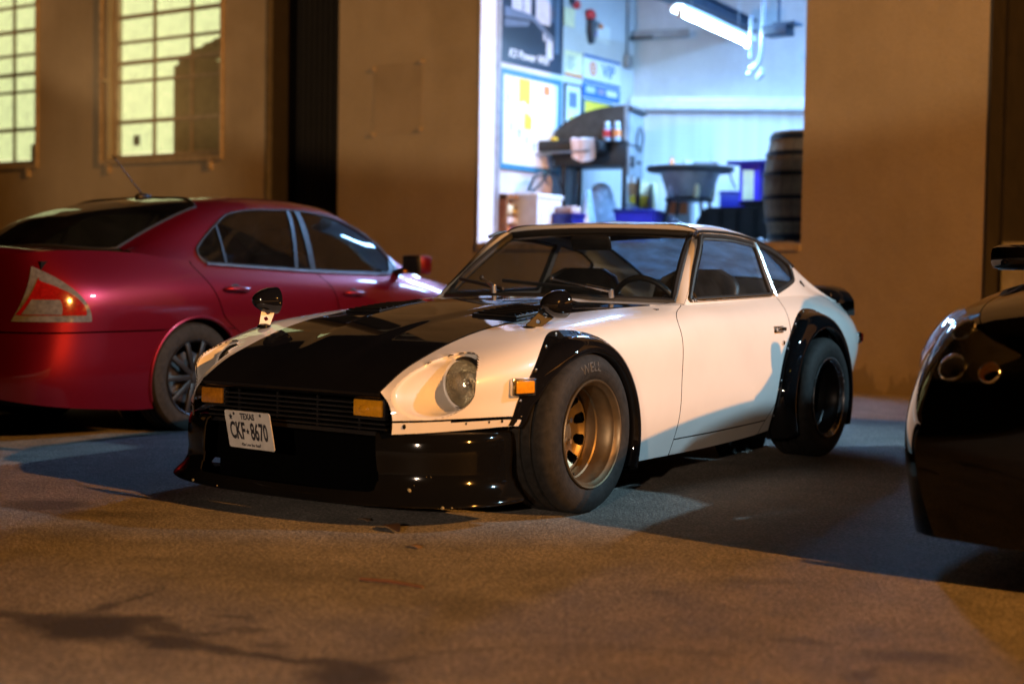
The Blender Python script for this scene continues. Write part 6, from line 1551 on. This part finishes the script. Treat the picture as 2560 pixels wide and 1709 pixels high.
# --- blue cabinet with drums, black trunk, barrel
bc = thing('blue_rack', 'blue steel rack holding containers beside the barrel', 'rack', (-2.22, 8.35, FZ))
MB().box((-.30, -.12, 0), (-.08, .15, .80), 0, .006).build('rack_body', M['purple'], bc); MB().box((-.42, -.16, .80), (.34, .2, .83)).build('rack_top', M['blueplastic'], bc, smooth=0)
MB().box((-.07, -.10, .42), (.34, .15, .45)).build('rack_shelf', M['blueplastic'], bc, smooth=0); MB().box((.31, -.1, 0), (.34, .15, .80)).build('rack_post', M['blueplastic'], bc, smooth=0)
MB().box((-.26, -.125, .45), (-.14, -.121, .74)).build('rack_label', M['cream'], bc, smooth=0)
for k, (x, z, w_, h_, m_, lb, nm) in enumerate(((.03, .45, .10, .22, 'violet', 'violet can with a red cap on the upper shelf of the blue rack', 'can'), (.22, .45, .16, .36, 'yellow', 'yellow container with a white label on the upper shelf of the blue rack', 'container'), (.05, .17, .14, .22, 'paper', 'white bucket on the lower part of the blue rack', 'bucket'), (.23, .17, .10, .2, 'teal', 'green bottle low on the blue rack beside the white bucket', 'bottle'))):
    q = thing(nm, lb, nm, (-2.22+x, 8.30, FZ+z))
    if nm == 'container': MB().box((-w_/2, -.07, 0), (w_/2, .07, h_-.05), 0, .012).build('container_body', M[m_], q); MB().box((-w_*.35, -.0745, .10), (w_*.35, -.0705, .24)).build('container_label', M['paper'], q, smooth=0); MB().cyl((0, 0, h_-.05), (0, 0, h_), .03, 12).build('container_cap', M['trimblk'], q)
    else: MB().lathe([(0, .001), (0, w_/2), (h_-.03, w_/2), (h_-.015, w_*.3), (h_, w_*.3), (h_, .001)], 18, 'z').build(nm+'_body', M[m_], q); MB().lathe([(h_-.012, w_*.32), (h_+.012, w_*.32), (h_+.012, .001)], 14, 'z').build(nm+'_cap', M['redprint'], q)
MB().box((-.07, -.10, .14), (.31, .15, .165)).build('rack_shelf', M['blueplastic'], bc, smooth=0)
tk = thing('black_trunk', 'black tool trunk with a sloping front standing at the dock edge', 'trunk', (-2.12, 7.62, FZ))
MB().prism([(-.42, 0), (-.42, .20), (-.33, .33), (.40, .35), (.42, 0)], -.25, .25, 'y').build('trunk_body', M['smokeblk'], tk, smooth=0)
MB().prism([(.0, .352), (.02, .385), (.40, .40), (.41, .352)], -.24, .24, 'y').build('trunk_lid', M['smokeblk'], tk, smooth=0)
for k in range(5): MB().box((-.36+.17*k, -.262, .02), (-.33+.17*k, -.251, .30)).build('trunk_rib', M['trimblk'], tk, smooth=0)
MB().box((-.42, -.29, .0), (.42, -.26, .05)).build('trunk_foot', M['trimblk'], tk, smooth=0)
ch = thing('chain', 'bright chain lying along the dock edge in front of the black trunk', 'chain', (-1.95, 7.25, FZ))
for k in range(14): MB().sphere((-.24+.04*k, .02*math.sin(k*1.7), .025+.012*math.sin(k*2.3)), .018, (1.2, .8, .9), 8).build('chain_link', M['steel'], ch)
M['stave'] = plain('weathered_oak_stave', (.30, .19, .10), .7, grime=.5, scale=7); M['stave2'] = plain('dark_oak_stave', (.19, .12, .065), .7, grime=.5, scale=7); M['hoop'] = plain('black_iron_hoop', (.02, .02, .022), .5, .5, grime=.4)
br_ = thing('barrel', 'old oak barrel with dark iron hoops standing by the right jamb', 'barrel', (-1.34, 7.02, FZ))
def b_r(z): return .265+.068*(1-((z-.47)/.47)**2)
NST = 22
for k in range(NST):
    a0, a1 = 2*PI*k/NST+.006, 2*PI*(k+1)/NST-.006; dr = random.uniform(-.003, .003); P = []
    for z in np.linspace(0, .94, 11): P.append([((b_r(z)+dr)*math.cos(a), (b_r(z)+dr)*math.sin(a), z) for a in np.linspace(a0, a1, 3)])
    MB().grid(np.array(P)).build('stave', M['stave' if random.random() < .6 else 'stave2'], br_, smooth=60, solid=.02)
for z, h_ in ((.02, .05), (.17, .04), (.36, .035), (.56, .035), (.73, .04), (.87, .05)):
    MB().lathe([(z, b_r(z)+.004), (z, b_r(z)+.008), (z+h_, b_r(z+h_)+.008), (z+h_, b_r(z+h_)+.004)], 40, 'z').build('hoop', M['hoop'], br_)
MB().lathe([(.90, .001), (.90, .26)], 32, 'z').build('barrel_head', M['stave'], br_, smooth=0)
# --- small litter on the asphalt
lf = MB().grid(np.array([[(.453+.107*q+.02*w*.5, -.718-.067*q+.028*w*math.sin(PI*max(.05, q)), .006+.012*math.sin(PI*q)+.004*abs(w)) for w in (-1, -.4, .4, 1)] for q in np.linspace(0, 1, 8)])).build('leaf', plain('dark_dry_leaf', (.03, .016, .012), .7), None, solid=.002); tag(lf, 'dark curled leaf lying on the asphalt ahead of the chin spoiler', 'leaf')
sk2 = MB().tube([(.957, -1.447, .006), (1.06, -1.430, .009), (1.166, -1.418, .006)], [.004, .005, .003], 6).build('twig', plain('reddish_twig', (.16, .06, .03), .7), None); tag(sk2, 'thin reddish twig lying on the pale foreground asphalt', 'twig')
for k, (x, y, lb) in enumerate(((.28, -.66, 'tiny dark leaf scrap nearest the chin spoiler'), (.74, -.95, 'tiny dark leaf scrap on the open asphalt below the curled leaf'))):
    s_ = MB().grid(np.array([[(x+.05*q, y+.012*w, .005+.006*math.sin(PI*q)) for w in (-1, 0, 1)] for q in np.linspace(0, 1, 5)])).build('leaf_scrap', M['stave2'], None, solid=.002); tag(s_, lb, 'leaf', 'leaf scraps on the asphalt')
# --- more workshop clutter
bk_ = thing('broom', 'broom with a red head leaning on the left wall by the small label', 'broom', (-4.34, 9.22, FZ))
MB().tube([(0, 0, 1.35), (.10, 0, .10)], .013, 8).build('broom_handle', M['oak'], bk_); MB().box((.04, -.16, 0), (.16, .16, .10), 0, .01).build('broom_head', M['redprint'], bk_)
cd_ = thing('wall_cable', 'grey conduit and switch box running down the left wall beside the VIP sign', 'conduit', (-4.40, 9.24, 2.9))
MB().tube([(.01, 0, 1.6), (.01, 0, .42)], .014, 8).build('conduit', M['graymetal'], cd_); MB().box((0, -.06, .30), (.06, .06, .44), 0, .008).build('switch_box', M['graymetal'], cd_)
for k, (x, y, z, w_, d_, h_, m_, lb) in enumerate(((-3.05, 9.3, FZ, .5, .35, .34, 'canvas', 'large tan cardboard box on the floor behind the hopper bench'), (-3.02, 9.3, FZ+.34, .42, .3, .26, 'blueplastic', 'navy storage box stacked on the large tan cardboard box'), (-2.62, 9.55, FZ, .36, .3, .30, 'whiteplastic', 'white plastic box against the shutter right of the stacked boxes'))):
    c_ = thing('storage_box', lb, 'box', (x, y, z), .5, group='boxes along the shutter'); MB().box((-w_/2, -d_/2, 0), (w_/2, d_/2, h_-.03), 0, .01).build('box_body', M[m_], c_); MB().box((-w_/2-.01, -d_/2-.01, h_-.03), (w_/2+.01, d_/2+.01, h_), 0, .008).build('box_lid', M[m_], c_)
hk = thing('cable_coil', 'black cable coil hung on the grey end plate of the smoker', 'cable', tuple(Ms @ Vector((.03, .30, 1.18))), math.radians(13))
MB().tube([(.015+.004*math.sin(3*a), .11*math.cos(a), .12*math.sin(a)-.1) for a in np.linspace(0, 4*PI, 40)], .008, 6).build('coil', M['rubber'], hk)
MB().cyl((-.01, 0, .02), (.03, 0, .02), .008, 8).build('coil_hook', M['steel'], hk)
